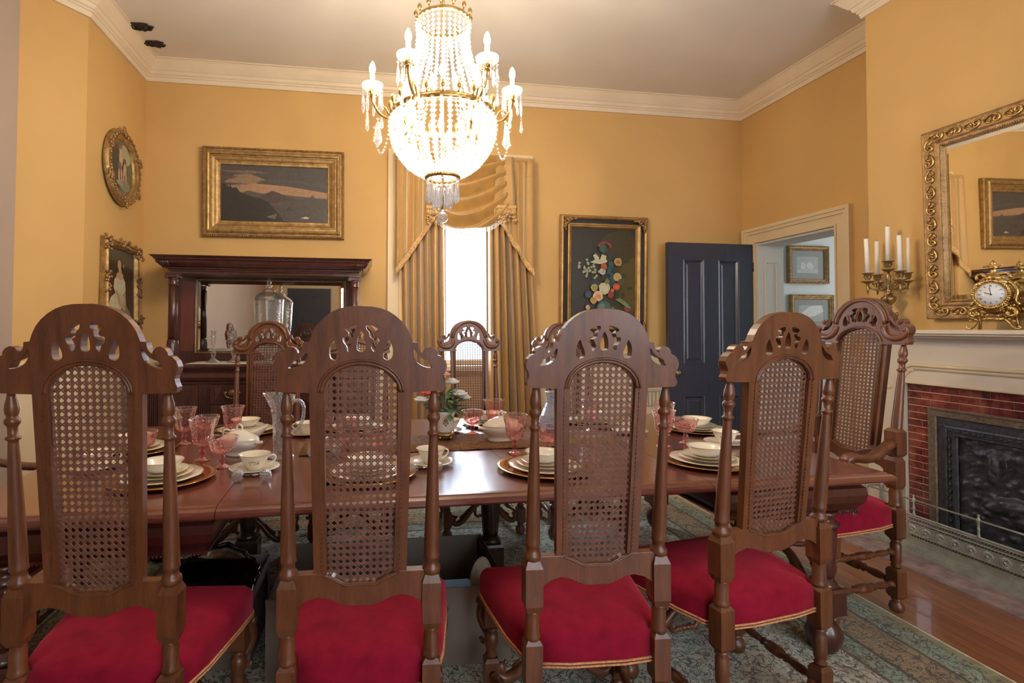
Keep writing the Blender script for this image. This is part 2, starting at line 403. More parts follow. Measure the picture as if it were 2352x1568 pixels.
def smooth2(pts, it=2, closed=True):
    for _ in range(it):
        q = []; n = len(pts)
        for i in range(n if closed else n-1):
            a, b = pts[i], pts[(i+1) % n]; q += [tuple(a[k]*.75+b[k]*.25 for k in range(len(a))), tuple(a[k]*.25+b[k]*.75 for k in range(len(a)))]
        if not closed: q = [pts[0]]+q[1:-1]+[pts[-1]]
        pts = q
    return pts
def rotz(a): return Matrix.Rotation(a, 4, 'Z')
def tr(x, y, z): return Matrix.Translation((x, y, z))

# ================================================================== the room
CZ = 3.745                      # ceiling height
XR, XB, YB = 3.91, 3.468, 5.0   # right wall, chimney breast front, back wall
P1, P2 = (-2.0, 4.02), (-2.25, 3.70)
def B(*a, **k): return MB().box(*a, **k)
struct('floor', B(-2.6, 7.1, -2.4, 6.0, -.12, 0), M['floor'])
struct('ceiling', B(-2.6, 4.2, -2.4, 5.25, CZ, CZ+.1), M['ceil'])
# back wall with the window opening
WX0, WX1, WZ0, WZ1 = .30, 1.475, 1.0, 2.94
b = MB(); b.box(-2.2, WX0, YB, YB+.2, 0, CZ); b.box(WX1, 4.155, YB, YB+.2, 0, CZ)
b.box(WX0, WX1, YB, YB+.2, 0, WZ0); b.box(WX0, WX1, YB, YB+.2, WZ1, CZ); struct('wall_back', b, M['wall'], fix=False)
# left wall with its small splayed return, then the grey pier nearer the camera
struct('wall_left', B(-2.2, -2.0, P1[1], YB, 0, CZ), M['wall'])
b = MB(); b.prism([P1, P2, (-2.45, P2[1]), (-2.45, P1[1])], [], 0, CZ); b.warp(lambda x, y, z: (x, z, y)); struct('wall_splay', b, M['wall'])
struct('wall_left_front', B(-2.45, -2.25, -2.4, P2[1], 0, CZ), M['grey'])
# right wall with the doorway, chimney breast, right wall again
DY0, DY1, DZ = 3.87, 4.80, 2.235
b = MB(); b.box(XR, 4.155, DY1, YB, 0, CZ); b.box(XR, 4.155, 3.18, DY0, 0, CZ); b.box(XR, 4.155, DY0, DY1, DZ, CZ); struct('wall_right', b, M['wall'], fix=False)
struct('wall_chimney', B(XB, 4.155, .95, 3.18, 0, CZ), M['wall'])
struct('wall_right_front', B(XR, 4.155, -2.4, .95, 0, CZ), M['wall'])
b = MB()
for x0, x1 in ((-2.3, .3), (1.6, 2.1), (3.4, 4.155)): b.box(x0, x1, -2.4, -2.2, 0, CZ)
for x0, x1 in ((.3, 1.6), (2.1, 3.4)): b.box(x0, x1, -2.4, -2.2, 0, .6); b.box(x0, x1, -2.4, -2.2, 2.9, CZ)
struct('wall_front', b, M['wall'], fix=False)
# hall behind the doorway
b = MB(); b.box(4.155, 7.1, 5.8, 5.95, 0, 3.3); struct('wall_hall_back', b, M['hallwhite'])
struct('wall_hall_right', B(7.0, 7.1, 2.4, 5.8, 0, 3.3), M['hallwhite'])
struct('wall_hall_front', B(4.155, 7.0, 2.4, 2.5, 0, 3.3), M['hallwhite'])
struct('wall_hall_left', MB().box(4.155, 4.2, 2.5, DY0, 0, 3.3).box(4.155, 4.2, DY1, 5.8, 0, 3.3).box(4.155, 4.2, DY0, DY1, DZ, 3.3), M['hallwhite'], fix=False)
struct('ceiling_hall', B(4.155, 7.1, 2.4, 5.95, 3.3, 3.4), M['hallwhite'])

# crown moulding
CP = [(0, 3.572), (.018, 3.572), (.022, 3.584), (.026, 3.606), (.036, 3.610), (.036, 3.622), (.050, 3.630), (.056, 3.646), (.060, 3.655),
      (.068, 3.658), (.076, 3.668), (.098, 3.694), (.118, 3.722), (.128, 3.733), (.140, 3.736), (.140, CZ), (0, CZ)]
b = MB(); k = .344
b.strip(CP, (-2.0, YB), (XR, YB), (0, -1), 0, 1, 1)
b.strip(CP, P1, (-2.0, YB), (1, 0), 0, -k, 1)
b.strip(CP, P2, P1, (.788, -.616), 0, k, -k)
b.strip(CP, (-2.25, -2.2), P2, (1, 0), 0, 1, k)
b.strip(CP, (XR, YB), (XR, 3.18), (-1, 0), 0, 1, 1)
b.strip(CP, (XR, 3.18), (XB, 3.18), (0, 1), 0, 1, -1)
b.strip(CP, (XB, 3.18), (XB, .95), (-1, 0), 0, -1, -1)
b.strip(CP, (XB, .95), (XR, .95), (0, -1), 0, -1, 1)
b.strip(CP, (XR, .95), (XR, -2.2), (-1, 0), 0, 1, 1)
b.strip(CP, (XR, -2.2), (-2.25, -2.2), (0, 1), 0, 1, 1)
struct('trim_1', b, M['crown'])
# dado panelling with its cap rail
WP = [(0, 0), (.030, 0), (.030, .20), (.022, .215), (.012, .22), (.012, 1.085), (.022, 1.09), (.034, 1.105), (.040, 1.115), (.040, 1.13), (0, 1.135)]
b = MB()
b.strip(WP, (-2.0, YB), (.172, YB), (0, -1), 0, 1, 0); b.strip(WP, (1.605, YB), (XR, YB), (0, -1), 0, 0, 1)
b.strip(WP, P1, (-2.0, YB), (1, 0), 0, -k, 1); b.strip(WP, P2, P1, (.788, -.616), 0, k, -k)
b.strip(WP, (XR, 3.72), (XR, 3.18), (-1, 0), 0, 0, 1); b.strip(WP, (XR, 3.18), (XB, 3.18), (0, 1), 0, 1, -1)
for x in (1.75, 2.35, 2.62, 3.2): b.box(x, x+.07, YB-.018, YB-.012, .22, 1.085)
for y in (4.15, 4.5, 4.85): b.box(-1.988, -1.982, y, y+.06, .22, 1.085)
struct('trim_2', b, M['cream'])
b = MB(); b.strip([(0, 0), (.02, 0), (.02, .2), (0, .22)], (-2.25, -2.2), P2, (1, 0)); struct('baseboard_left', b, M['cream'])
b = MB(); b.strip([(0, 0), (.02, 0), (.02, .2), (0, .22)], (XR, .95), (XR, -2.2), (-1, 0)); struct('baseboard_right', b, M['cream'])
# holes burnt through the ceiling by the left cornice
def scorch(cx, cy, rx, ry, seed):
    rnd = random.Random(seed); b = MB(); n = 22; rings = [(1.0, 0), (.86, -.012), (.6, .004), (.34, -.018), (.08, -.006)]
    v = []
    for k_, (q, dz) in enumerate(rings):
        for i in range(n):
            a = 2*pi*i/n; j = 1+rnd.uniform(-.18, .22); v.append((cx+rx*q*j*cos(a), cy+ry*q*j*sin(a), CZ-.004+dz*rnd.uniform(.3, 1.2)-(.003 if k_ else 0)))
    f = [(r*n+i, r*n+(i+1) % n, (r+1)*n+(i+1) % n, (r+1)*n+i) for r in range(len(rings)-1) for i in range(n)]
    b.add(v, f, 0); b.add(v[-n:], [tuple(range(n))], 0); return b
for i, (cx, cy, rx, ry, lab) in enumerate(((-1.80, 4.39, .085, .055, 'round charred hole in the ceiling by the cornice, nearer the camera'), (-1.80, 4.64, .085, .05, 'ragged charred hole in the ceiling by the cornice, nearer the back corner'))):
    tag(obj('ceiling_hole', scorch(cx, cy, rx, ry, i), M['hole'], fix=False), lab, 'hole', 'charred holes in the ceiling')

# ------------------------------------------------------------------ back window
def picture_casing(b, x0, x1, z0, z1, wd, y, side_only=False):
    """stepped casing boards round an opening in the back wall plane y"""
    for (a, d) in ((0, .022), (wd*.18, .034), (wd*.80, .046)):
        x0_, x1_, z1_ = x0-wd+a*0, x1+wd, z1+wd
    steps = [(0, wd-.003, .020), (wd*.62, wd-.0015, .040), (wd*.82, wd, .052), (.001, wd*.14, .034)]
    for i0, i1, d in steps:
        b.box(x0-i1, x0-i0, y-d, y, z0, z1+i0); b.box(x1+i0, x1+i1, y-d, y, z0, z1+i0); b.box(x0-i1, x1+i1, y-d, y, z1+i0, z1+i1)
b = MB(); picture_casing(b, WX0, WX1, WZ0, WZ1, .125, YB)
win = struct('window_1', b, M['cream'], fix=False)
b = MB(); y = 5.06
for x0, x1 in ((WX0, WX0+.05), (WX1-.05, WX1)): b.box(x0, x1, y, y+.04, WZ0, WZ1)
for z in (WZ0, WZ1-.05): b.box(WX0, WX1, y, y+.04, z, z+.05)
struct('sash', b, M['cream'], win, fix=False)
struct('pane', B(WX0+.04, WX1-.04, y+.015, y+.02, WZ0+.04, WZ1-.04), M['pane'], win)
struct('sill', B(WX0-.14, WX1+.14, YB-.09, YB+.06, WZ0-.045, WZ0), M['cream'], win)
for n_, x0 in ((2, .3), (3, 2.1)):  # unseen windows added behind the camera to go with the fill lights
    b = MB()
    for i0, i1, d in ((0, .12, .03),):
        b.box(x0-.12, x0, -2.2, -2.17, .5, 3.02); b.box(x0+1.3, x0+1.42, -2.2, -2.17, .5, 3.02); b.box(x0-.12, x0+1.42, -2.2, -2.17, 2.9, 3.02)
    wn = struct('window_%d' % n_, b, M['cream'], fix=False)
    b = MB(); b.box(x0, x0+.05, -2.32, -2.28, .6, 2.9); b.box(x0+1.25, x0+1.3, -2.32, -2.28, .6, 2.9)
    for z in (.6, 1.7, 2.85): b.box(x0, x0+1.3, -2.32, -2.28, z, z+.05)
    struct('sash', b, M['cream'], wn, fix=False)
    struct('pane', B(x0+.04, x0+1.26, -2.305, -2.30, .64, 2.86), M['pane'], wn)

# ------------------------------------------------------------------ doorway in the right wall
b = MB()
def ycas(b, y0, y1, z1, wd, x, wd2=None):
    for i0, i1, d in [(0, .98, .018), (.60, .99, .034), (.80, 1, .046), (.006, .10, .028)]:
        b.box(x-d, x, y0-wd*i1, y0-wd*i0, 0, z1+wd*i0); b.box(x-d, x, y1+wd*i0, y1+wd*i1, 0, z1+wd*i0); b.box(x-d, x, y0-wd*i1, y1+wd*i1, z1+wd*i0, z1+wd*i1)
ycas(b, DY0, DY1, DZ, .155, XR)
dr = struct('door_1', b, M['cream'], fix=False)
b = MB(); b.box(XR+.001, 4.2, DY1-.022, DY1-.001, 0, DZ); b.box(XR+.001, 4.2, DY0+.001, DY0+.022, 0, DZ); b.box(XR+.001, 4.2, DY0+.022, DY1-.022, DZ-.022, DZ-.001)
for z0, z1 in ((.25, .95), (1.06, 2.05)):
    b.moulding(XR+.075, 4.13, z0, z1, [(0, 0), (.004, .008), (.014, .008), (.02, 0), (.022, 0)], 0, T=tr(0, DY1-.0225, 0))
struct('jamb', b, M['hallwhite'], dr, fix=False)
# the dark panelled leaf standing open against the back wall
def door_leaf():
    b = MB(); x0, x1, z0, z1 = -.93, 0, .01, 2.225
    pan = [(-.77, -.54, .25, .70), (-.385, -.155, .25, .70), (-.77, -.54, 1.01, 2.06), (-.385, -.155, 1.01, 2.06)]
    hol = [[(a, c), (b_, c), (b_, d), (a, d)] for a, b_, c, d in pan]
    b.prism([(x0, z0), (x1, z0), (x1, z1), (x0, z1)], hol, -.024, .024)
    for a, b_, c, d in pan:
        b.box(a, b_, -.008, .008, c, d)
        b.moulding(a, b_, c, d, [(0, .024), (.006, .027), (.014, .024), (.026, .010), (.03, .008)])
        b.moulding(a+.045, b_-.045, c+.045, d-.045, [(0, .008), (.012, .014), (.012, .014)]); b.box(a+.057, b_-.057, -.014, -.008, c+.057, d-.057)
    return b
leaf = obj('panelled_door', door_leaf(), M['doordark'], loc=(3.875, 4.83, 0), fix=False)
tag(leaf, 'dark blue black four panel door standing open against the back wall', 'door')
obj('knob', MB().lathe([(.0, 0), (.012, 0), (.012, .03), (.028, .045), (.030, .06), (.018, .075), (0, .078)], 16, T=Matrix.Translation((-.87, -.024, .93)) @ Matrix.Rotation(pi/2, 4, 'X')), M['brass'], leaf)
b = MB()
for z in (.3, 1.15, 1.95): b.lathe([(.009, z), (.009, z+.09)], 10, c=(.004, -.022, 0))
obj('hinge', b, M['castiron'], leaf)
# hall trim and pictures
b = MB(); b.box(4.21, 6.99, 5.77, 5.80, 0, .18); b.box(4.21, 6.99, 5.74, 5.80, 2.72, 2.80); b.box(4.21, 6.99, 5.70, 5.80, 3.18, 3.3); struct('trim_3', b, M['hallwhite'], fix=False)

# ------------------------------------------------------------------ radiator grille by the back wall
t = thing('wall_vent', 'low grey metal vent grille against the back wall below the flower painting', 'vent', (2.97, 4.90, 0))
b = MB(); b.box(-.25, .25, -.02, .085, .05, .76); b.box(-.27, .27, -.04, .088, .76, .79); obj('housing', b, M['cream'], t, fix=False)
b = MB()
for i in range(11): b.box(-.21+.04*i, -.20+.04*i, -.028, -.02, .60, .73)
b.box(-.22, .22, -.028, -.02, .73, .742); b.box(-.22, .22, -.028, -.02, .588, .60); obj('grille', b, M['vent'], t, fix=False)

# ================================================================== fireplace
MX = 3.40                                     # front of the mantel body
fp = thing('fireplace_mantel', 'cream painted fireplace mantel with a plain shelf on the chimney breast', 'fireplace', (XB, 2.05, 0))
def Yx(b):                                    # xz drawing -> plane facing -x: (u, d, z) -> (MX-like d, 2.05 - u)
    return b
b = MB(); b.prism([(-1.10, 0), (1.10, 0), (1.10, 1.31), (-1.10, 1.31)], [[(-.855, .002), (.855, .002), (.855, 1.022), (-.855, 1.022)]], 0, XB-MX-.001)
b.warp(lambda x, y, z: (-y, -x, z)); obj('surround', b, M['mantel'], fp)
b = MB(); b.box(-.21, 0, -1.17, 1.17, 1.338, 1.362); b.box(-.195, 0, -1.155, 1.155, 1.326, 1.338); b.box(-.15, 0, -1.12, 1.12, 1.31, 1.326); obj('shelf', b, M['mantel'], fp, bevel=.003, fix=False)
b = MB()
pts = [(-.07, -.885, .02), (-.07, -.885, 1.02)]+[(-.07, -.885+.10-.10*cos(a), 1.03+.11*sin(a)) for a in [pi/2*i/8 for i in range(9)]]+[(-.07, 0, 1.14)]
for s in (1, -1):
    q = [(x, y*s, z) for x, y, z in pts]; b.tube(q, .011, 8); b.tube([(x, (y+.026*1)*s if abs(y) > .8 else y*s, z-.026 if z > 1.05 else z) for x, y, z in pts], .006, 6)
    b.tube([(-.07, -.86*s, .01), (-.07, -.86*s, 1.028), (-.07, 0, 1.03)], .008, 6)
    for k_ in range(4): b.box(-.073, -.069, (-1.06+.035*k_)*s-.004, (-1.06+.035*k_)*s+.004, 1.05, 1.24)
    b.box(-.078, -.069, -1.10*s if s > 0 else .93, -.93*s if s > 0 else 1.10, .98, 1.0)
obj('moulding', b, M['cream'], fp)
# glazed tiles: joints real, one mesh
b = MB(); b.box(-.034, -.002, .675, .853, .003, 1.020, mat=1); b.box(-.034, -.002, -.853, -.675, .003, 1.020, mat=1); b.box(-.034, -.002, -.675, .675, .83, 1.020, mat=1)
u0, u1, v0, v1 = -.852, .852, .004, 1.019; rows = 23; rh = (v1-v0)/rows; FU, FV = .725, .886
rnd = random.Random(3)
for r in range(rows):
    z0, z1 = v1-rh*(r+1)+.002, v1-rh*r-.002; x = u0-(.0 if r % 2 == 0 else .0); first = .085 if r % 2 else .135
    xs = [u0, u0+first]
    while xs[-1] < u1-.01: xs.append(min(u1, xs[-1]+.158))
    for a, c in zip(xs[:-1], xs[1:]):
        segs = [(a, c)]
        if z0 < FV-.01: segs = [(a, min(c, -FU)), (max(a, FU), c)]
        for p, q in segs:
            if q-p > .012: b.box(-.037-rnd.uniform(0, .0012), -.029, -(q-.002), -(p+.002), z0, z1)
b.warp(lambda x, y, z: (x, y, z)); obj('tile_surround', b, [M['tile'], M['tile_grout']], fp, fix=False)
# cast brass frame and iron insert
ins = thing('fireplace_insert', 'black cast iron fireplace insert with a relief panel inside a cast brass frame', 'fireplace insert', (XB-.037, 2.05, .0))
R90 = Matrix.Rotation(-pi/2, 4, 'Z')           # drawing facing -y -> facing -x
b = MB().moulding(-.725, .725, .02, .886, [(0, -.005), (0, .012), (.008, .018), (.014, .014), (.040, .014), (.046, .019), (.052, .012), (.052, 0)], T=R90); obj('brass_frame', b, M['bronzeframe'], ins)
b = MB().moulding(-.673, .673, .02, .834, [(0, -.004), (0, .006), (.04, .006), (.042, .016), (.052, .018), (.056, .009), (.080, .009), (.086, .018), (.096, .018), (.10, .004), (.104, -.004)], T=R90)
for i in range(30):
    for zz in (.766,): b.sphere((-.60+i*.0414, -.011, zz), (.014, .006, .008), 8, 4, T=R90)
for i in range(16): b.sphere((-.605, -.011, .06+i*.043), (.008, .006, .014), 8, 4, T=R90); b.sphere((.605, -.011, .06+i*.043), (.008, .006, .014), 8, 4, T=R90)
obj('iron_frame', b, M['castiron'], ins)
def relief():
    nx, nz = 110, 72; x0, x1, z0, z1 = -.570, .570, .02, .732; rnd = random.Random(11)
    rocks = [(rnd.uniform(x0, x1), rnd.uniform(z0, z1), rnd.uniform(.010, .032), rnd.uniform(.004, .012)) for _ in range(420)]
    beasts = [(-.33, .40, .12, .045, .2), (-.20, .33, .13, .05, -.15), (-.02, .42, .12, .05, .1), (.2, .36, .14, .05, 0), (.38, .42, .10, .045, .2), (-.40, .60, .03, .09, 0), (-.17, .60, .03, .09, .3), (.1, .62, .03, .08, -.3)]
    v = []
    for j in range(nz+1):
        for i in range(nx+1):
            x = x0+(x1-x0)*i/nx; z = z0+(z1-z0)*j/nz; h = -.012
            for cx, cz, r, a in rocks:
                d = ((x-cx)**2+((z-cz)*1.6)**2)/(r*r)
                if d < 4: h += a*math.exp(-d*1.5)
            for cx, cz, rx, rz, t in beasts:
                dx, dz = x-cx, z-cz; u_ = dx*cos(t)+dz*sin(t); w_ = -dx*sin(t)+dz*cos(t); d = (u_/rx)**2+(w_/rz)**2
                if d < 1: h += .030*sqrt(1-d)
            h += .0015*sin(z*200+4*sin(x*30))*(.6+.4*sin(x*47))
            v.append((x, -h, z))
    f = [(j*(nx+1)+i, j*(nx+1)+i+1, (j+1)*(nx+1)+i+1, (j+1)*(nx+1)+i) for j in range(nz) for i in range(nx)]
    b = MB().add(v, f, 0, True, T=R90)
    for cx, cz in ((-.36, .56), (-.14, .57), (.12, .58)):        # antlers
        for s in (1, -1): b.tube([(cx+s*.01, -.012, cz), (cx+s*.04, -.016, cz+.05), (cx+s*.035, -.016, cz+.10)], .004, 5, T=R90); b.tube([(cx+s*.036, -.016, cz+.04), (cx+s*.065, -.016, cz+.06)], .003, 5, T=R90)
    return b
obj('relief_panel', relief(), M['castiron'], ins)
# hearth and fender
o = obj('hearth', B(3.045, 3.395, .90, 3.16, .0, .012), M['hearth'], fix=False); o['kind'] = 'structure'
fd = thing('fireplace_fender', 'pierced grey metal fender with rosettes and a thin rail standing on the hearth', 'fender', (3.28, 2.05, .012))
Y0, Y1 = -1.0, 1.0
b = MB()
for d, z0, z1 in ((.030, 0, .014), (.022, .014, .026), (.014, .026, .038), (.006, .038, .048)):
    b.box(-d, .012, Y0-d, Y1+d, z0, z1)
    for s in (1, -1): b.box(-d, .115, *( (Y1-.012, Y1+d) if s > 0 else (Y0-d, Y0+.012)), z0, z1)
obj('base', b, M['fender'], fd, fix=False)
b = MB(); bands = ((.048, .092), (.112, .172), (.188, .194), (.212, .222))
def plates(b, T, L0, L1):
    for z0, z1 in bands: b.add([], [], 0); MBb = b.box(L0, L1, -.002, .002, z0, z1, T=T)
    for z0, z1 in ((.092, .112), (.172, .188), (.194, .212)):
        n = int((L1-L0)/(.016)); st = (L1-L0)/n
        for i in range(n):
            x = L0+i*st; w_ = .0022
            b.add([(x-w_, 0, z0), (x+w_, 0, z0), (x+st+w_, 0, z1), (x+st-w_, 0, z1)], [(0, 1, 2, 3)], 0, T=T)
            b.add([(x+st-w_, 0, z0), (x+st+w_, 0, z0), (x+w_, 0, z1), (x-w_, 0, z1)], [(0, 1, 2, 3)], 0, T=T)
    for z in (.048, .092, .112, .172, .188, .212): b.tube([T @ Vector((L0, -.003, z)), T @ Vector((L1, -.003, z))], .0022, 5)
    b.tube([T @ Vector((L0, 0, .226)), T @ Vector((L1, 0, .226))], .0065, 8)
plates(b, R90, -1.0, 1.0)
for s in (1, -1): plates(b, Matrix.Translation((0, s*1.0, 0)), 0, .115)
obj('pierced_panel', b, M['fender'], fd, fix=False)
rs = None
for i in range(25):
    y_ = 1.0-.055-i*.0785
    if rs is None:
        b = MB(); b.lathe([(.019, 0), (.0225, .004), (.026, 0)], 20, T=Matrix.Rotation(-pi/2, 4, 'Y'), cap=False)
        for k_ in range(8): a = 2*pi*k_/8; b.tube([(-.002, .004*cos(a), .004*sin(a)), (-.002, .021*cos(a), .021*sin(a))], .0018, 5)
        for k_ in range(8): a = 2*pi*(k_+.5)/8; b.sphere((-.002, .016*cos(a), .016*sin(a)), .0028, 6, 4)
        b.sphere((-.003, 0, 0), .006, 8, 4)
        rs = obj('rosette', b, M['fenderlight'], fd)
        rs['label'] = 'bright pierced rosette'; rs.location = (-.003, y_, .142)
    else:
        c = rs.copy(); COL.objects.link(c); c.parent = fd; c.location = (-.003, y_, .142)
ps = None
for y_ in (1.0, .70, .36, .02, -.32, -.66, -1.0):
    if ps is None:
        ps = obj('rail_post', MB().lathe([(.006, .226), (.010, .230), (.006, .240), (.005, .262), (.008, .272), (.005, .282), (.005, .300), (.010, .312), (.010, .324), (.005, .332), (.004, .340), (.007, .346), (0, .352)], 10), M['fender'], fd); ps.location = (0, y_, 0)
    else: c = ps.copy(); COL.objects.link(c); c.parent = fd; c.location = (0, y_, 0)
b = MB(); b.tube([(.11, -1.0, .318), (0, -1.0, .318), (0, 1.0, .318), (.11, 1.0, .318)], .0055, 8); obj('rail', b, M['fender'], fd)
for s in (1, -1): obj('wall_post', MB().lathe([(.012, .0), (.012, .02), (.007, .03), (.007, .30), (.012, .31), (.012, .33), (.004, .345), (0, .37)], 10, c=(.104, s*1.0, 0)), M['fender'], fd)
# door in the wall behind the camera, seen only in the mirrors
b = MB()
for i0, i1, d in [(0, .98, .018), (.6, 1, .034)]:
    x0, x1, z1, wd = -1.75, -.82, 2.235, .15
    b.box(x0-wd*i1, x0-wd*i0, -2.2, -2.2+d, 0, z1+wd*i0); b.box(x1+wd*i0, x1+wd*i1, -2.2, -2.2+d, 0, z1+wd*i0); b.box(x0-wd*i1, x1+wd*i1, -2.2, -2.2+d, z1+wd*i0, z1+wd*i1)
b.box(-1.75, -.82, -2.2, -2.195, 0, 2.235)
d2 = struct('door_2', b, M['cream'], fix=False)
o = obj('leaf', door_leaf(), M['doordark'], d2, fix=False); o.location = (-.84, -2.165, 0); o.rotation_euler.z = radians(0)

# ================================================================== chairs
K = .0003665
def cz2(pts): return [((x-715)*K, 1.184+(700-y)*K) for x, y in pts]
def mir(pts): return [(-x, z) for x, z in reversed(pts)]
_half = cz2([(715, 83), (790, 86), (850, 97), (905, 118), (955, 150), (1000, 190), (1035, 235), (1060, 285), (1078, 338), (1118, 343), (1119, 362), (1124, 385), (1140, 410), (1156, 423),
             (1160, 400), (1178, 379), (1210, 370), (1240, 385), (1257, 410), (1260, 432), (1288, 442), (1315, 470), (1328, 510), (1323, 540), (1306, 572), (1300, 595), (1306, 622), (1318, 650), (1314, 674), (1298, 690)])
_arch = [(sin(a)*.100, 1.184+.075*cos(a)) for a in [pi/2-pi*i/24 for i in range(25)]]          # right to left
CREST = _half+[(.100, 1.1835)]+[(x, z) for x, z in _arch[1:-1]]+[(-.100, 1.1835)]+mir(_half)[:-1]
def cz3(pts): return [((x-480)*.0001173, 1.184+(203-y/9.8)/870) for x, y in pts]
H0 = smooth2(cz3([(480, 600), (532, 700), (568, 800), (585, 1015), (545, 1062), (480, 1082), (415, 1062), (375, 1015), (392, 800), (428, 700)]), 1)
H1 = smooth2(cz3([(572, 480), (650, 478), (745, 503), (858, 570), (800, 610), (755, 660), (768, 722), (800, 750), (882, 752), (888, 830), (842, 912), (805, 945), (778, 1102), (700, 1015), (686, 940), (748, 822), (738, 792), (662, 748), (662, 680), (636, 612), (598, 600)]), 1)
H2 = smooth2(cz3([(1075, 790), (1145, 900), (1176, 1000), (1176, 1185), (1122, 1256), (1050, 1272), (980, 1236), (952, 1160), (970, 1060), (1036, 930)]), 1)
H3 = smooth2(cz2([(1086, 382), (1085, 430), (1105, 480), (1145, 510), (1190, 524), (1226, 526), (1203, 498), (1194, 472), (1162, 462), (1128, 440), (1104, 408)]), 1)
RAIL = [(-.185, .612)]+[(-.165, .615), (-.14, .632), (-.11, .640), (-.08, .634), (-.055, .622), (-.035, .615), (.035, .615), (.055, .622), (.08, .634), (.11, .640), (.14, .632), (.165, .615)]+[(.185, .612)]
RAIL += [(.185, .702), (.10, .702), (.07, .692), (.04, .676), (-.04, .676), (-.07, .692), (-.10, .702), (-.185, .702)]

def rear_post(block_low=.19):
    b = MB()
    b.lathe([(.008, .0), (.022, .006), (.028, .022), (.024, .040), (.014, .050), (.020, .058), (.014, .066)], 16)
    def blk(z0, z1, h, c=.012): b.lathe([(h*.70, z0), (h, z0+c), (h, z1-c), (h*.70, z1)], sq=True)
    blk(.064, .066+.13, .024)
    b.lathe([(.014, .196), (.019, .206), (.014, .214), (.0195, .225), (.0195, .300), (.014, .310), (.021, .318), (.014, .326)], 16)
    blk(.324, .468, .0245)
    b.lathe([(.021, .466), (.0235, .474), (.021, .482), (.0200, .487), (.0205, .528), (.018, .540), (.021, .546)], 18)
    blk(.544, .690, .0255, .020)
    b.lathe([(.017, .686), (.024, .692), (.0255, .700), (.024, .708), (.0185, .714), (.0175, .722), (.0185, .730), (.0225, .735), (.0205, .741),
             (.0205, .77), (.019, .85), (.0165, .93), (.0135, 1.02), (.0115, 1.060), (.0112, 1.066), (.0165, 1.070), (.0165, 1.075), (.0112, 1.079), (.0110, 1.10),
             (.0125, 1.104), (.0165, 1.109), (.0178, 1.115), (.0165, 1.121), (.0125, 1.126), (.0120, 1.129), (.0150, 1.136), (.0160, 1.146), (.0140, 1.160), (.0100, 1.176), (.0085, 1.186)], 18)
    return b

def cane_mesh():
    """seven strand cane: paired uprights, paired cross strands, single diagonals, cut to the arched opening"""
    hw0, hw1, zb, zs = .0885, .097, .668, 1.184
    def hw(z): return hw0+(hw1-hw0)*min(1, max(0, (z-.70)/.48))
    def inside(x, z):
        if z < zb or abs(x) > hw(z): return False
        if z > zs: return (x/.0985)**2+((z-zs)/.0735)**2 < 1
        if z < .702:
            lim = .676 if abs(x) < .04 else .676+.016*(abs(x)-.04)/.03 if abs(x) < .07 else .692+.010*(abs(x)-.07)/.03
            return z > lim-.004
        return True
    P = .01755; b = MB(); t = .00085
    def strand(x0, z0, dx, dz, L, w_, y_):
        n = int(L/.004); run = []
        def flush():
            if len(run) > 1:
                (a, c), (p, q) = run[0], run[-1]; nx, nz = -dz*w_/2, dx*w_/2
                v = [(a+nx, y_-t, c+nz), (a-nx, y_-t, c-nz), (p-nx, y_-t, q-nz), (p+nx, y_-t, q+nz), (a+nx, y_+t, c+nz), (a-nx, y_+t, c-nz), (p-nx, y_+t, q-nz), (p+nx, y_+t, q+nz)]
                b.add(v, [(0, 1, 2, 3), (7, 6, 5, 4), (0, 3, 7, 4), (1, 5, 6, 2)], 0)
        for i in range(n+1):
            x, z = x0+dx*L*i/n, z0+dz*L*i/n
            if inside(x, z): run.append((x, z))
            else: flush(); run.clear()
        flush()
    for i in range(-6, 7):
        for o in (-.0018, .0018): strand(i*P-P/2+o, zb, 0, 1, .62, .0024, .0012)
    for j in range(0, 36):
        for o in (-.0018, .0018): strand(-.107, zb+j*P+o, 1, 0, .214, .0024, -.0006)
    s = sqrt(.5)
    for k in range(-14, 56):
        strand(-6*P, zb+k*P, s, s, .31, .0024, .0004)
        strand(-6*P, zb+k*P, s, -s, .31, .0024, -.0014)
    return b

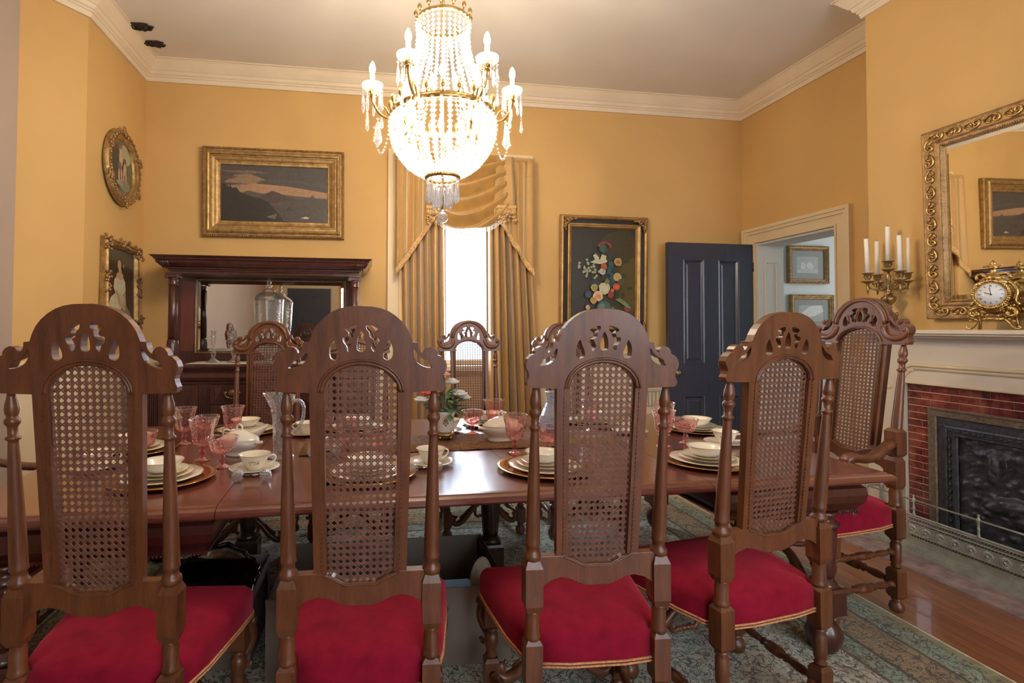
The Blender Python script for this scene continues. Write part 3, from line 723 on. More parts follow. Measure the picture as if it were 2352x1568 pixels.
def crest_bm(front=True):
    b = MB(); b.prism(CREST, [H0, H1, mir(H1), H2, mir(H2), H3, mir(H3)], -.014, .014)
    return b
def crest_relief():
    """carved mouldings on the face toward the sitter"""
    b = MB(); y = .014
    a = [(.118*sin(t), 1.262+.138*cos(t)) for t in [radians(-82+164*i/24) for i in range(25)]]
    b.tube([(x, y, z) for x, z in a], .010, 8, flat=.8)
    a = [(.1305*sin(t), 1.262+.1465*cos(t)) for t in [radians(-80+160*i/24) for i in range(25)]]; b.tube([(x, y+.002, z) for x, z in a], .0035, 6)
    for s in (1, -1):
        p = [(.113, 1.272), (.116, 1.246), (.130, 1.225), (.152, 1.215), (.178, 1.215), (.198, 1.224), (.212, 1.243), (.211, 1.262), (.200, 1.264), (.198, 1.253)]
        p = smooth2(p, 2, False); n = len(p); b.tube([(x*s, y+.001, z) for x, z in p], [.016-.009*abs(i/n-.35) - .004*(i/n) for i in range(n)], 8, flat=.7)
        b.sphere((s*.203, y+.006, 1.254), (.008, .008, .008), 10, 6)
        p = smooth2([(.142, 1.312), (.147, 1.298), (.157, 1.284), (.170, 1.277), (.184, 1.283), (.187, 1.296), (.178, 1.301)], 2, False)
        b.tube([(x*s, y, z) for x, z in p], .0035, 7); b.sphere((s*.179, y+.003, 1.292), .008, 8, 6)
        for q in ([(.020, 1.292), (.022, 1.310), (.014, 1.338), (.004, 1.358)], [(.051, 1.283), (.054, 1.300), (.058, 1.325)]):
            b.tube([(x*s, y, z) for x, z in q], .0045, 6)
        b.box(min(s*.09, s*.21), max(s*.09, s*.21), .012, .022, 1.186, 1.196)
    p = [(.108*sin(t), 1.184+.083*cos(t)) for t in [pi/2-pi*i/24 for i in range(25)]]
    b.tube([(.104, y, .72)]+[(x, y, z) for x, z in p]+[(-.104, y, .72)], .006, 8)
    return b
def stile_bm(s):
    b = MB(); x0, x1 = (.079, .118)
    v = []
    for z, a, c in ((.70, .0885, .122), (1.20, .0975, .134)):
        for y in (-.012, .012): v += [(s*a, y, z), (s*c, y, z)]
    b.add(v, [(0, 1, 3, 2), (4, 6, 7, 5), (0, 4, 5, 1), (2, 3, 7, 6), (0, 2, 6, 4), (1, 5, 7, 3)], 0)
    for zz in [.70+.0125*i for i in range(40)]:       # spline pegged in its groove
        f = (zz-.70)/.5; x = .099+.009*f
        b.box(min(s*x, s*(x+.006)), max(s*x, s*(x+.006)), -.0145, -.012, zz+.002, zz+.0105)
    return b
def spline_bm():
    b = MB(); p = [(.110*sin(t), 1.184+.085*cos(t)) for t in [pi/2-pi*i/28 for i in range(29)]]
    b.tube([(x, -.014, z) for x, z in p], .0035, 6)
    p = [(.102*sin(t), 1.184+.077*cos(t)) for t in [pi/2-pi*i/28 for i in range(29)]]
    b.tube([(x, -.011, z) for x, z in p], .0055, 6); return b

SEAT = [(-.168, -.012), (.168, -.012), (.172, .030), (.222, .046), (.276, .400), (.264, .428), (.236, .438), (-.236, .438), (-.264, .428), (-.276, .400), (-.222, .046), (-.172, .030)]
def inset(poly, d):
    n = len(poly); out = []
    for i in range(n):
        p, q, r = Vector(poly[i-1]), Vector(poly[i]), Vector(poly[(i+1) % n])
        a = (q-p).normalized(); c = (r-q).normalized(); n1 = Vector((-a.y, a.x)); n2 = Vector((-c.y, c.x)); m = (n1+n2)
        m = m/max(.4, m.dot(m)/2) if m.length > 1e-6 else n1
        out.append((q.x+m.x*d, q.y+m.y*d))
    return out
def seat_bm():
    b = MB(); P = smooth2(SEAT, 1); n = len(P); rings = []
    for d, z in ((.004, .382), (0, .390), (0, .455), (.006, .470), (.018, .480), (.045, .490), (.08, .496), (.12, .499), (.155, .500)):
        rings.append([(x, y, z+.004*sin(x*9)*0) for x, y in (inset(P, d) if d < .02 else [(x*(1-d*1/ .24)+0, .21+(y-.21)*(1-d/.24)) for x, y in P])])
    v = [p for r in rings for p in r]
    f = [(r*n+i, r*n+(i+1) % n, (r+1)*n+(i+1) % n, (r+1)*n+i) for r in range(len(rings)-1) for i in range(n)]
    f.append(tuple((len(rings)-1)*n+i for i in range(n))); f.append(tuple(range(n-1, -1, -1)))
    return b.add(v, f, 0, True)
def gimp_bm():
    b = MB(); P = smooth2(SEAT, 1); Q = [(x, y) for x, y in P]
    for zz, r in ((.386, .0042), (.3955, .0042)):
        b.tube([(x*1.004, y+(.002 if y > .2 else -.003 if y < .0 else 0), zz) for x, y in Q], r, 6, closed=True, flat=.8)
    return b
def front_leg_bm(s):
    b = MB(); x = s*.235; y = .385
    b.lathe([(.010, 0), (.027, .008), (.033, .028), (.028, .050), (.016, .060), (.022, .068), (.015, .076)], 16, c=(x, y, 0))
    b.lathe([(.018, .076), (.026, .088), (.026, .170), (.018, .182)], sq=True, c=(x, y, 0))
    b.lathe([(.016, .180), (.023, .190), (.017, .200), (.020, .215), (.026, .240), (.024, .262), (.015, .272), (.024, .280), (.016, .288)], 16, c=(x, y, 0))
    b.lathe([(.018, .286), (.027, .296), (.027, .382)], sq=True, c=(x, y, 0))
    p = smooth2([(.012, .375), (.040, .345), (.048, .305), (.030, .270), (.012, .250), (.016, .222), (.034, .212), (.042, .228)], 2, False)
    b.tube([(x+s*q[0]*.75, y+.018+q[0]*.5, q[1]) for q in p], [.017-.010*i/len(p) for i in range(len(p))], 8)
    b.sphere((x+s*.034, y+.040, .36), .016, 8, 6)
    return b
def front_stretcher_bm():
    b = MB(); y = .39
    for s in (1, -1):
        p = smooth2([(.205, .185), (.195, .172), (.178, .165), (.150, .172), (.118, .195), (.085, .232), (.050, .262), (.020, .270), (0, .272)], 2, False)
        n = len(p); b.tube([(s*x, y, z) for x, z in p], [.014+.008*sin(pi*i/n) for i in range(n)], 8, flat=.8)
        b.sphere((s*.196, y, .192), (.020, .014, .022), 10, 6); b.sphere((s*.176, y+.012, .205), .008, 8, 5)
        p = smooth2([(.055, .240), (.062, .218), (.052, .200), (.034, .196), (.024, .206)], 2, False); b.tube([(s*x, y, z) for x, z in p], .009, 7)
        p = [(.155, .196), (.125, .215), (.098, .240)]; b.tube([(s*x, y, z) for x, z in p], .005, 6)
    for x in (-.018, 0, .018): b.sphere((x, y, .200), (.012, .010, .010), 8, 5)
    return b
def turned(p0, p1, r=.017, blocks=True):
    """turned stretcher between two points"""
    a, c = Vector(p0), Vector(p1); L = (c-a).length; b = MB(); q = (c-a).to_track_quat('Z', 'Y').to_matrix().to_4x4()
    T = Matrix.Translation(a) @ q
    h = L/2; pr = [(.6, 0), (1.15, .03), (.75, .06), (.62, .08), (.9, .12), (1.0, .18), (.85, .26), (.62, .32), (1.05, .345), (.65, .37), (1.25, .42), (1.3, .5)]
    prof = [(r*k_, L*t) for k_, t in pr]+[(r*k_, L*(1-t)) for k_, t in reversed(pr[:-1])]
    return b.lathe(prof, 14, T=T)

RAKE = .085
def rake(k): return lambda x, y, z: (x, y-(k*(z-.69) if z > .69 else 0), z)
def make_chair(name, label, cat, rk=RAKE, group=None, arms=False):
    t = thing(name, label, cat, group=group); W = M['chair']; R = rake(rk)
    for s in (-1, 1): obj('rear_post', rear_post().warp(lambda x, y, z: R(x+s*(.190+.004*max(0, z-.69)), y, z)), W, t)
    cr = obj('crest_rail', crest_bm().warp(R), W, t, bevel=.0028)
    obj('carved_relief', crest_relief().warp(R), W, cr)
    for s in (-1, 1): obj('back_stile', stile_bm(s).warp(R), W, t, fix=False)
    obj('spline', spline_bm().warp(R), W, t)
    obj('cane_panel', cane_mesh().warp(R), M['cane'], t, fix=False)
    b = MB().prism(RAIL, [], -.014, .014); b.tube([(x, -.014, z) for x, z in [(.098, .698), (.07, .686), (.04, .670), (-.04, .670), (-.07, .686), (-.10, .698)]], .004, 6)
    obj('lower_back_rail', b, W, t, bevel=.003)
    se = obj('seat', seat_bm(), M['velvet'], t); obj('braid_trim', gimp_bm(), M['gimp'], se)['label'] = 'gold braid along the lower edge'
    for s in (-1, 1): obj('front_leg', front_leg_bm(s), W, t)
    obj('front_stretcher', front_stretcher_bm().warp(lambda x, y, z: (x*1.02, y, (z-.22)*1.25+.165)), W, t)
    obj('stretcher', turned((-.168, 0, .13), (.168, 0, .13), .019), W, t)
    for s in (-1, 1): obj('stretcher', turned((s*.194, .022, .13), (s*.231, .36, .13), .015), W, t)
    if arms:
        for s in (-1, 1): obj('stretcher', turned((s*.194, .022, .27), (s*.233, .37, .27), .013), W, t)
        for s in (-1, 1):
            p = smooth2([(s*.195, .018, .750), (s*.215, .09, .724), (s*.238, .17, .698), (s*.252, .24, .698), (s*.256, .29, .716), (s*.254, .315, .706), (s*.252, .322, .690)], 2, False)
            ar = obj('arm', MB().tube(p, .024, 10, flat=.75).sphere((s*.252, .308, .704), (.024, .022, .024), 10, 6), W, t)
            obj('arm_support', MB().lathe([(.022, .462), (.022, .466), (.016, .468), (.022, .476), (.014, .49), (.018, .55), (.023, .60), (.015, .64), (.022, .655), (.018, .695)], 14, c=(s*.236, .280, 0)), W, t)
            obj('arm_block', MB().lathe([(.018, .690), (.026, .702), (.026, .80), (.018, .812)], sq=True, c=(s*.192, -.006, 0)), W, t)
    return t
CZF = .0066
CH = 'high back dining chairs with crimson seats'
c0 = make_chair('dining_chair', 'high back cane chair nearest the camera at the far left, seen from behind, red seat', 'chair', group=CH)
c0.location = (-.688, 1.478, CZF); c0.rotation_euler.z = radians(-5.5); c0.scale = (1.0, 1, 1)
dup(c0, 'high back cane chair seen square from behind, between two cardboard boxes, red seat', (-.015, 1.440, CZF), radians(-2.5))
dup(c0, 'high back cane chair seen from behind in front of the flower painting, red seat', (.662, 1.461, CZF), radians(-2.5))
dup(c0, 'high back cane chair seen from behind beside the table leg, before the dark door', (1.345, 1.595, CZF), radians(9.5), (1.13, 1.03, 1))
dup(c0, 'high back cane chair across the table in front of the sideboard mirror', (-.672, 3.64, CZF), radians(176), (1.05, 1, .99))
dup(c0, 'far cane chair hidden behind the near chair that stands between the cardboard boxes', (-.078, 3.66, CZF), radians(180), (1.05, 1, .99))
dup(c0, 'high back cane chair across the table in front of the bright window', (.735, 3.74, CZF), radians(183), (1.05, 1, 1))
dup(c0, 'high back cane chair across the table below the flower painting', (1.43, 3.68, CZF), radians(182), (1.05, 1, .99))
ac = make_chair('armchair', 'tall cane armchair with a red seat at the fireplace end of the table', 'armchair', rk=.12, group='armchairs at the table ends', arms=True)
ac.location = (2.52, 2.43, CZF); ac.rotation_euler.z = radians(90); ac.scale = (1.2, 1.08, 1.08)
dup(ac, 'cane armchair at the left end of the table, mostly hidden behind the near left chair', (-1.745, 2.45, CZF), radians(-90), (1.1, 1.05, 1.0))

# ================================================================== dining table
TZ = .76; tx, ty = .40, 2.665; TR = radians(1.5)
tb = thing('dining_table', 'long polished mahogany extension dining table laid for a dinner', 'table', (tx, ty, 0), TR)
HX, HY = 1.80, .795
seams = [-1.80, -.92, -.60, .20, .92, 1.765]
def rnd_edge(x0, x1, y0, y1, ex0, ex1):
    """top slab with a bullnose edge"""
    b = MB(); prof = [(.030, TZ), (.0, TZ), (.0, TZ)]
    pr = [(-.028, TZ), (-.014, TZ-.0015), (-.010, TZ-.006), (-.003, TZ-.007), (.006, TZ-.012), (.012, TZ-.021), (.012, TZ-.030), (.006, TZ-.038), (-.004, TZ-.041)]
    n = len(pr); v = []
    for d, z in pr:
        ax0 = x0-(d if ex0 else 0); ax1 = x1+(d if ex1 else 0)
        v += [(ax0, y0-d, z), (ax1, y0-d, z), (ax1, y1+d, z), (ax0, y1+d, z)]
    f = [(0, 1, 2, 3)]
    for j in range(n-1):
        for i in range(4): a = j*4+i; c = j*4+(i+1) % 4; f.append((a, a+4, c+4, c))
    f.append(((n-1)*4+3, (n-1)*4+2, (n-1)*4+1, (n-1)*4))
    return b.add(v, f, 0)
for i, (a, c) in enumerate(zip(seams[:-1], seams[1:])):
    obj('table_leaf', rnd_edge(a+.0012, c-.0012, -HY, HY, i == 0, i == 4), M['table'], tb)
b = MB()
def apron(b, x0, x1, y0, y1):
    pr = [(0, .718), (0, .700), (.012, .690), (.016, .660), (.010, .630), (-.004, .610), (-.012, .600), (-.006, .596), (-.006, .588), (-.014, .584)]
    v = []; n = len(pr)
    for d, z in pr: v += [(x0-d, y0-d, z), (x1+d, y0-d, z), (x1+d, y1+d, z), (x0-d, y1+d, z)]
    f = [(0, 1, 2, 3)]+[(j*4+i, j*4+4+i, j*4+4+(i+1) % 4, j*4+(i+1) % 4) for j in range(n-1) for i in range(4)]+[tuple((n-1)*4+k_ for k_ in (3, 2, 1, 0))]
    b.add(v, f, 0)
    m = int((x1-x0)/.012)
    for i in range(m): b.sphere((x0+.012*i+.006, y0+.006, .586), .005, 6, 4)
    for i in range(9): b.sphere((x1+.008 if x0 > 0 else x0-.008, y0+.02+.012*i, .645), (.010, .006, .035), 6, 6)
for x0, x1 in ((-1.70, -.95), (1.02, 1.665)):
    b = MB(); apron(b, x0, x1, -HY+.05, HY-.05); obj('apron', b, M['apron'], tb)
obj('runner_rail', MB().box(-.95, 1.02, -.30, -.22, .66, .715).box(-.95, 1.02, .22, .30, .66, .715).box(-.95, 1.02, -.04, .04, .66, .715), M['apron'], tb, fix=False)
def leg():
    b = MB()
    b.lathe([(.010, 0), (.040, .004), (.058, .030), (.068, .072), (.056, .110), (.036, .136), (.030, .145), (.046, .152), (.050, .160)], 24, flute=(8, .04))
    b.lathe([(.046, .158), (.056, .166), (.056, .260), (.050, .272)], sq=True)
    b.lathe([(.046, .270), (.054, .280), (.048, .292), (.040, .300), (.036, .312)], 24)
    b.lathe([(.036, .31), (.040, .34), (.050, .50), (.048, .520)], 36, flute=(12, .05))
    b.lathe([(.046, .518), (.060, .528), (.062, .540), (.046, .550), (.042, .560), (.055, .575), (.055, .590)], 24)
    return b
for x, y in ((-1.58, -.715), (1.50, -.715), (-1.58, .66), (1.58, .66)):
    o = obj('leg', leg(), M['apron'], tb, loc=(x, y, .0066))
for x, y in ((.22, -.05), (-1.0, .2)):
    o = obj('centre_leg', leg().lathe([(.055, .588), (.055, .715)], sq=True), M['darkleg'], tb, loc=(x, y, .0066))

rw = .66
b = MB(); n = 40
v = []
for i in range(n+1):
    x = -.72+1.66*i/n
    for j, y in enumerate((-.125, .235)): v.append((x, y+.004*sin(i*.9+j), TZ+.003+.0012*sin(i*1.3)))
f = [(2*i, 2*i+2, 2*i+3, 2*i+1) for i in range(n)]; b.add(v, f, 0, True)
o = obj('table_runner', b, M['runner'], loc=(tx, ty, 0), rz=TR, fix=False); md = o.modifiers.new('t', 'SOLIDIFY'); md.thickness = .002; md.offset = 1
tag(o, 'brown tapestry table runner along the middle of the dining table', 'table runner')

# rug
HXr, HYr = 2.06, 1.42
o = obj('rug', MB().box(-HXr, HXr, -HYr, HYr, .0005, .0062), rugmat(HXr, HYr), loc=(.43, 2.58, 0), rz=radians(-.6))
tag(o, 'large pale green and brown patterned rug under the dining table', 'rug')

# ================================================================== helpers for world-placed parts
def wobj(name, mb, mats, parent, bevel=0, fix=True):
    """mesh drawn in world coordinates, hung under an unrotated parent"""
    L = parent.location
    mb.v = [(x-L.x, y-L.y, z-L.z) for x, y, z in mb.v]
    return obj(name, mb, mats, parent, bevel, fix)
def sheet(name, fn, nu, nv, mat, parent=None, usc=1.0, thick=.003):
    v = [fn(i/nu, j/nv) for j in range(nv+1) for i in range(nu+1)]
    if parent: L = parent.location; v = [(x-L.x, y-L.y, z-L.z) for x, y, z in v]
    f = [(j*(nu+1)+i, j*(nu+1)+i+1, (j+1)*(nu+1)+i+1, (j+1)*(nu+1)+i) for j in range(nv) for i in range(nu)]
    me = bpy.data.meshes.new(name); me.from_pydata(v, [], f); me.materials.append(mat)
    uv = me.uv_layers.new(name='UVMap'); me.polygons.foreach_set('use_smooth', [True]*len(f)); k_ = 0
    for p in me.polygons:
        for vi in p.vertices: i, j = vi % (nu+1), vi//(nu+1); uv.data[k_].uv = (i/nu*usc, j/nv); k_ += 1
    o = bpy.data.objects.new(name, me); COL.objects.link(o)
    if parent: o.parent = parent
    m = o.modifiers.new('cloth', 'SOLIDIFY'); m.thickness = thick; m.offset = 0
    return o
def blob(cx, cz, rx, rz, n=14, j=.0, seed=1):
    r = random.Random(seed); return [(cx+rx*(1+r.uniform(-j, j))*cos(2*pi*i/n), cz+rz*(1+r.uniform(-j, j))*sin(2*pi*i/n)) for i in range(n)]
def canvas(x0, x1, z0, z1, layers, bg_):
    """a painted canvas facing -y; layers are (polygon in 0..1 u,v, colour)"""
    b = MB(); b.box(x0, x1, 0, .01, z0, z1, col=bg_)
    y = -.0003
    for poly, c in layers:
        P = [(x0+(x1-x0)*min(1, max(0, u)), z0+(z1-z0)*min(1, max(0, v))) for u, v in poly]
        tris = geometry.tessellate_polygon([[Vector((x, z, 0)) for x, z in P]])
        vv = [(x, y, z) for x, z in P]; ff = []
        for t in tris:
            a, b_, c_ = [P[i] for i in t]
            if abs((b_[0]-a[0])*(c_[1]-a[1])-(b_[1]-a[1])*(c_[0]-a[0])) < 1e-9: continue
            ff.append(tuple(t))
        b.add(vv, ff, 0, col=c); y -= .00025
    return b

# ================================================================== sideboard
sb = thing('sideboard', 'dark mahogany sideboard with columns, heavy cornice and a wide mirror under the landscape painting', 'sideboard', (-.87, 4.70, 0))
sx0, sx1, fy, by = -1.76, .02, 4.44, 4.96
S = M['sideb']
wobj('carcass', MB().box(sx0+.03, sx1-.03, fy+.03, by, .14, 1.02), S, sb)
b = MB(); b.box(sx0-.02, sx1+.02, fy-.02, by, 1.035, 1.060); b.box(sx0, sx1, fy, by, 1.02, 1.035); wobj('top', b, S, sb, bevel=.004, fix=False)
pr = [(.022, 1.020), (.026, 1.012), (.014, 1.004), (.030, .985), (.034, .955), (.022, .930), (.010, .922), (.018, .916), (.018, .908), (0, .904), (0, 1.02)]
b = MB(); b.strip(pr, (sx0+.03, fy+.03), (sx1-.03, fy+.03), (0, -1), 0, -1, -1); b.strip(pr, (sx0+.03, by), (sx0+.03, fy+.03), (-1, 0), 0, 0, -1); b.strip(pr, (sx1-.03, fy+.03), (sx1-.03, by), (1, 0), 0, -1, 0)
wobj('frieze', b, S, sb)
for x in (sx0+.06, -1.30, -.44, sx1-.06):
    b = MB()
    for i in range(5): b.box(x-.035+.016*i-.004, x-.035+.016*i+.004, fy+.008, fy+.02, .18, .87)
    b.box(x-.045, x+.045, fy+.018, fy+.032, .16, .90); wobj('pilaster', b, S, sb, fix=False)
def cab_door(x0, x1, z0, z1, name='cabinet_door'):
    b = MB(); b.box(x0, x1, fy+.012, fy+.03, z0, z1)
    T = tr(0, fy+.012, 0); b.moulding(x0, x1, z0, z1, [(0, 0), (.002, .004), (.050, .004), (.054, -.004), (.060, -.006), (.066, .002), (.072, -.003), (.09, -.003)], T=T)
    return wobj(name, b, S, sb, fix=False)
for x0, x1 in ((-1.65, -1.345), (-.395, -.09)):
    d = cab_door(x0, x1, .18, .895)
    b = MB().sphere((x1-.03 if x0 < -1 else x0+.03, fy, .55), .012, 10, 6); wobj('knob', b, M['brass'], sb)
for x0, x1 in ((-1.255, -.875), (-.865, -.485)):
    cab_door(x0, x1, .18, .735)
    b = MB(); b.prism([(x0, .745)]+[(x0+(x1-x0)*i/8, .893) for i in range(9)]+[(x1, .745)], [], fy+.002, fy+.028)
    for i in range(22): b.box(x0+.08+.010*i, x0+.084+.010*i, fy-.002, fy+.002, .755, .885)
    for s_, xx in ((1, x0+.03), (-1, x1-.03)):
        for k_ in range(5): b.tube([(xx+s_*.01*k_, fy, .76), (xx+s_*(.02+.008*k_), fy-.004, .82), (xx+s_*.012*k_, fy, .875)], .005, 5)
    dw = wobj('drawer', b, S, sb, fix=False)
    cx = (x0+x1)/2-.02
    b = MB(); b.sphere((cx, fy-.004, .835), (.022, .006, .020), 12, 6); b.sphere((cx-.052, fy-.003, .832), (.014, .005, .010), 8, 5); b.sphere((cx+.052, fy-.003, .832), (.014, .005, .010), 8, 5)
    b.tube([(cx+.055*cos(a), fy-.012, .828+.040*sin(a)) for a in [pi+pi*i/12 for i in range(13)]], .0035, 7)
    for i in range(8): a = 2*pi*i/8; b.sphere((cx+.026*cos(a), fy-.005, .836+.022*sin(a)), .006, 6, 4)
    p_ = wobj('drawer_pull', b, M['brass'], sb); p_['label'] = 'aged brass bail pull'
b = MB()
for x in (sx0+.08, -.87, sx1-.08):
    for y in (fy+.08, by-.08): b.lathe([(.03, 0), (.045, .03), (.05, .07), (.035, .10), (.045, .12), (.045, .15)], 14, c=(x, y, 0))
wobj('feet', b, S, sb)
# upper stage
b = MB(); PX0, PX1, PY = -1.66, -.11, 4.88
b.prism([(PX0, 1.060), (PX1, 1.060), (PX1, 1.93), (PX0, 1.93)], [[(-1.50, 1.142), (-.225, 1.142), (-.225, 1.773), (-1.50, 1.773)]], PY, PY+.035); wobj('mirror_back', b, S, sb)
wobj('side_veneer', MB().box(PX0+.03, -1.525, PY-.004, PY, 1.15, 1.76), M['sidebred'], sb)
b = MB(); b.moulding(-1.515, -.21, 1.127, 1.788, [(0, .0), (.0, .006), (.006, .009), (.014, .002)], T=tr(0, PY, 0)); wobj('mirror_frame', b, M['goldold'], sb)
b = MB(); b.box(-1.47, -.255, PY+.006, PY+.03, 1.172, 1.743)
v = [(-1.50, PY+.013, 1.142), (-.225, PY+.013, 1.142), (-.225, PY+.013, 1.773), (-1.50, PY+.013, 1.773), (-1.47, PY+.006, 1.172), (-.255, PY+.006, 1.172), (-.255, PY+.006, 1.743), (-1.47, PY+.006, 1.743)]
b = MB().add(v, [(0, 1, 5, 4), (1, 2, 6, 5), (2, 3, 7, 6), (3, 0, 4, 7), (4, 5, 6, 7)], 0); wobj('mirror_glass', b, M['mirror'], sb, fix=False)
CO = [(0, 1.820), (.015, 1.820), (.018, 1.832), (.030, 1.838), (.030, 1.846), (.060, 1.856), (.085, 1.878), (.092, 1.895), (.088, 1.902), (.100, 1.906), (.104, 1.918), (.112, 1.922), (.128, 1.936), (0, 1.936)]
cx0, cx1, cyf = -1.60, -.10, 4.54
b = MB(); b.box(cx0, cx1, cyf, by, 1.80, 1.93); b.strip(CO, (cx0, cyf), (cx1, cyf), (0, -1), 0, -1, -1); b.strip(CO, (cx0, by), (cx0, cyf), (-1, 0), 0, 0, -1); b.strip(CO, (cx1, cyf), (cx1, by), (1, 0), 0, -1, 0)
for i in range(110): b.sphere((cx0-.09+.0155*i, cyf-.105, 1.912), (.006, .004, .005), 6, 4)
for s_, xx in ((1, cx0-.05), (-1, cx1+.05)):
    for k_ in range(5): b.tube([(xx+s_*.016*k_, cyf-.022, 1.845), (xx+s_*.014*k_, cyf-.072, 1.862), (xx+s_*.012*k_, cyf-.095, 1.893)], .0065, 6)
wobj('cornice', b, S, sb)
for x in (-1.565, -.118):
    y = 4.50
    b = MB(); b.lathe([(.050, 1.060), (.050, 1.075)], sq=True, c=(x, y, 0)); b.lathe([(.046, 1.075), (.048, 1.083), (.040, 1.090), (.037, 1.098)], 24, c=(x, y, 0))
    b.lathe([(.041, 1.098), (.044, 1.15), (.046, 1.20), (.042, 1.245), (.037, 1.26)], 24, c=(x, y, 0), flute=(8, .06))
    b.lathe([(.035, 1.258), (.0325, 1.70)], 48, c=(x, y, 0), flute=(14, .035)); b.lathe([(.035, 1.70), (.037, 1.708), (.033, 1.714), (.033, 1.745), (.038, 1.752)], 24, c=(x, y, 0))
    b.box(x-.05, x+.05, y-.05, y+.05, 1.785, 1.80)
    for s_ in (-1, 1):
        for yy in (-.038, .038): b.tube([(x+s_*(.040+.014*(1-i/14)*cos(a)), y+yy, 1.768+.016*(1-i/18)*sin(a)) for i, a in enumerate([pi/2+2.9*pi*i/12 for i in range(13)])], .0055, 6)
        b.lathe([(.016, -.042), (.012, 0), (.016, .042)], 12, T=tr(x+s_*.04, y, 1.768) @ Matrix.Rotation(pi/2, 4, 'X'))
    b.box(x-.042, x+.042, y-.040, y+.040, 1.762, 1.786)
    wobj('column', b, S, sb)
# on the sideboard
t = sheet('sideboard_scarf', lambda u, v: (-1.46+1.36*u, 4.48+.34*v+.006*sin(u*40), 1.0625+.001*sin(u*17)), 60, 6, M['linen'], None, thick=.002); tag(t, 'white linen scarf lying on the sideboard top', 'table linen')
def candlestick(): 
    p = [(0, 0), (.058, 0), (.060, .006), (.046, .014), (.030, .022), (.018, .034), (.014, .046), (.020, .060), (.024, .080), (.018, .098), (.010, .108), (.016, .120), (.010, .132), (.012, .150), (.020, .175), (.022, .190), (.013, .204), (.022, .212), (.024, .218), (.018, .226), (.020, .250), (.026, .262), (.026, .266), (.015, .266), (.013, .235), (0, .235)]
    return MB().lathe(p, 8, smooth=False, cap=False)
cs = tag(obj('candlestick', candlestick(), M['clear'], loc=(-1.285, 4.62, 1.0645)), 'clear glass candlestick standing at the left on the sideboard', 'candlestick', 'glass candlesticks on the sideboard')
dup(cs, 'clear glass candlestick just left of the apothecary jar on the sideboard', (-1.12, 4.62, 1.0645))
jr = thing('apothecary_jar', 'tall clear glass lidded jar with an etched band on the sideboard', 'jar', (-.84, 4.62, 1.0645))
b = MB().lathe([(0, 0), (.07, 0), (.072, .010), (.040, .022), (.028, .040), (.050, .060), (.085, .10), (.100, .17), (.112, .30), (.120, .46), (.122, .520), (.126, .532), (.122, .535), (.116, .52), (.107, .30), (.094, .17), (.078, .105), (.0, .072)], 28, cap=False)
obj('jar_body', b, M['clear'], jr)
b = MB().lathe([(.126, .536), (.120, .548), (.098, .572), (.066, .590), (.048, .602), (.052, .612), (.036, .620), (.014, .630), (.020, .642), (.026, .650), (.014, .662), (.018, .676), (.022, .684), (.010, .70), (.006, .722), (0, .73)], 24, cap=False); obj('lid', b, M['clear'], jr)

# ================================================================== pictures
G3 = [(0, 0), (0, .03), (.010, .042), (.020, .046), (.026, .038), (.034, .038), (.040, .052), (.055, .060), (.068, .054), (.074, .040), (.082, .040), (.086, .034), (.108, .026), (.112, .030), (.118, .024), (.135, .016), (.150, .014), (.155, .006), (.155, 0)]
def framed(name, label, w_, h_, prof, fmat, cmb, loc, rz=0, lean=0, roll=0, group=None, deco=None, fw=None):
    t = thing(name, label, 'picture' if 'mirror' not in name else 'mirror', loc, rz, group); t.rotation_euler = (lean, roll, rz)
    b = MB().moulding(-w_/2, w_/2, -h_/2, h_/2, prof)
    b.box(-w_/2+.004, w_/2-.004, 0, .012, -h_/2+.004, h_/2-.004)
    f = obj('frame', b, fmat, t, fix=False)
    if cmb: obj('canvas', cmb.warp(lambda x, y, z: (x, y-.002, z)), M['paint'], t, fix=False)
    return t
def beads(w_, h_, ins, y, r, step):
    b = MB()
    for zz in (-h_/2+ins, h_/2-ins):
        n = int((w_-2*ins)/step)
        for i in range(n+1): b.sphere((-w_/2+ins+(w_-2*ins)*i/n, -y, zz), (r, r*.8, r), 5, 4)
    for xx in (-w_/2+ins, w_/2-ins):
        n = int((h_-2*ins)/step)
        for i in range(1, n): b.sphere((xx, -y, -h_/2+ins+(h_-2*ins)*i/n), (r, r*.8, r), 5, 4)
    return b
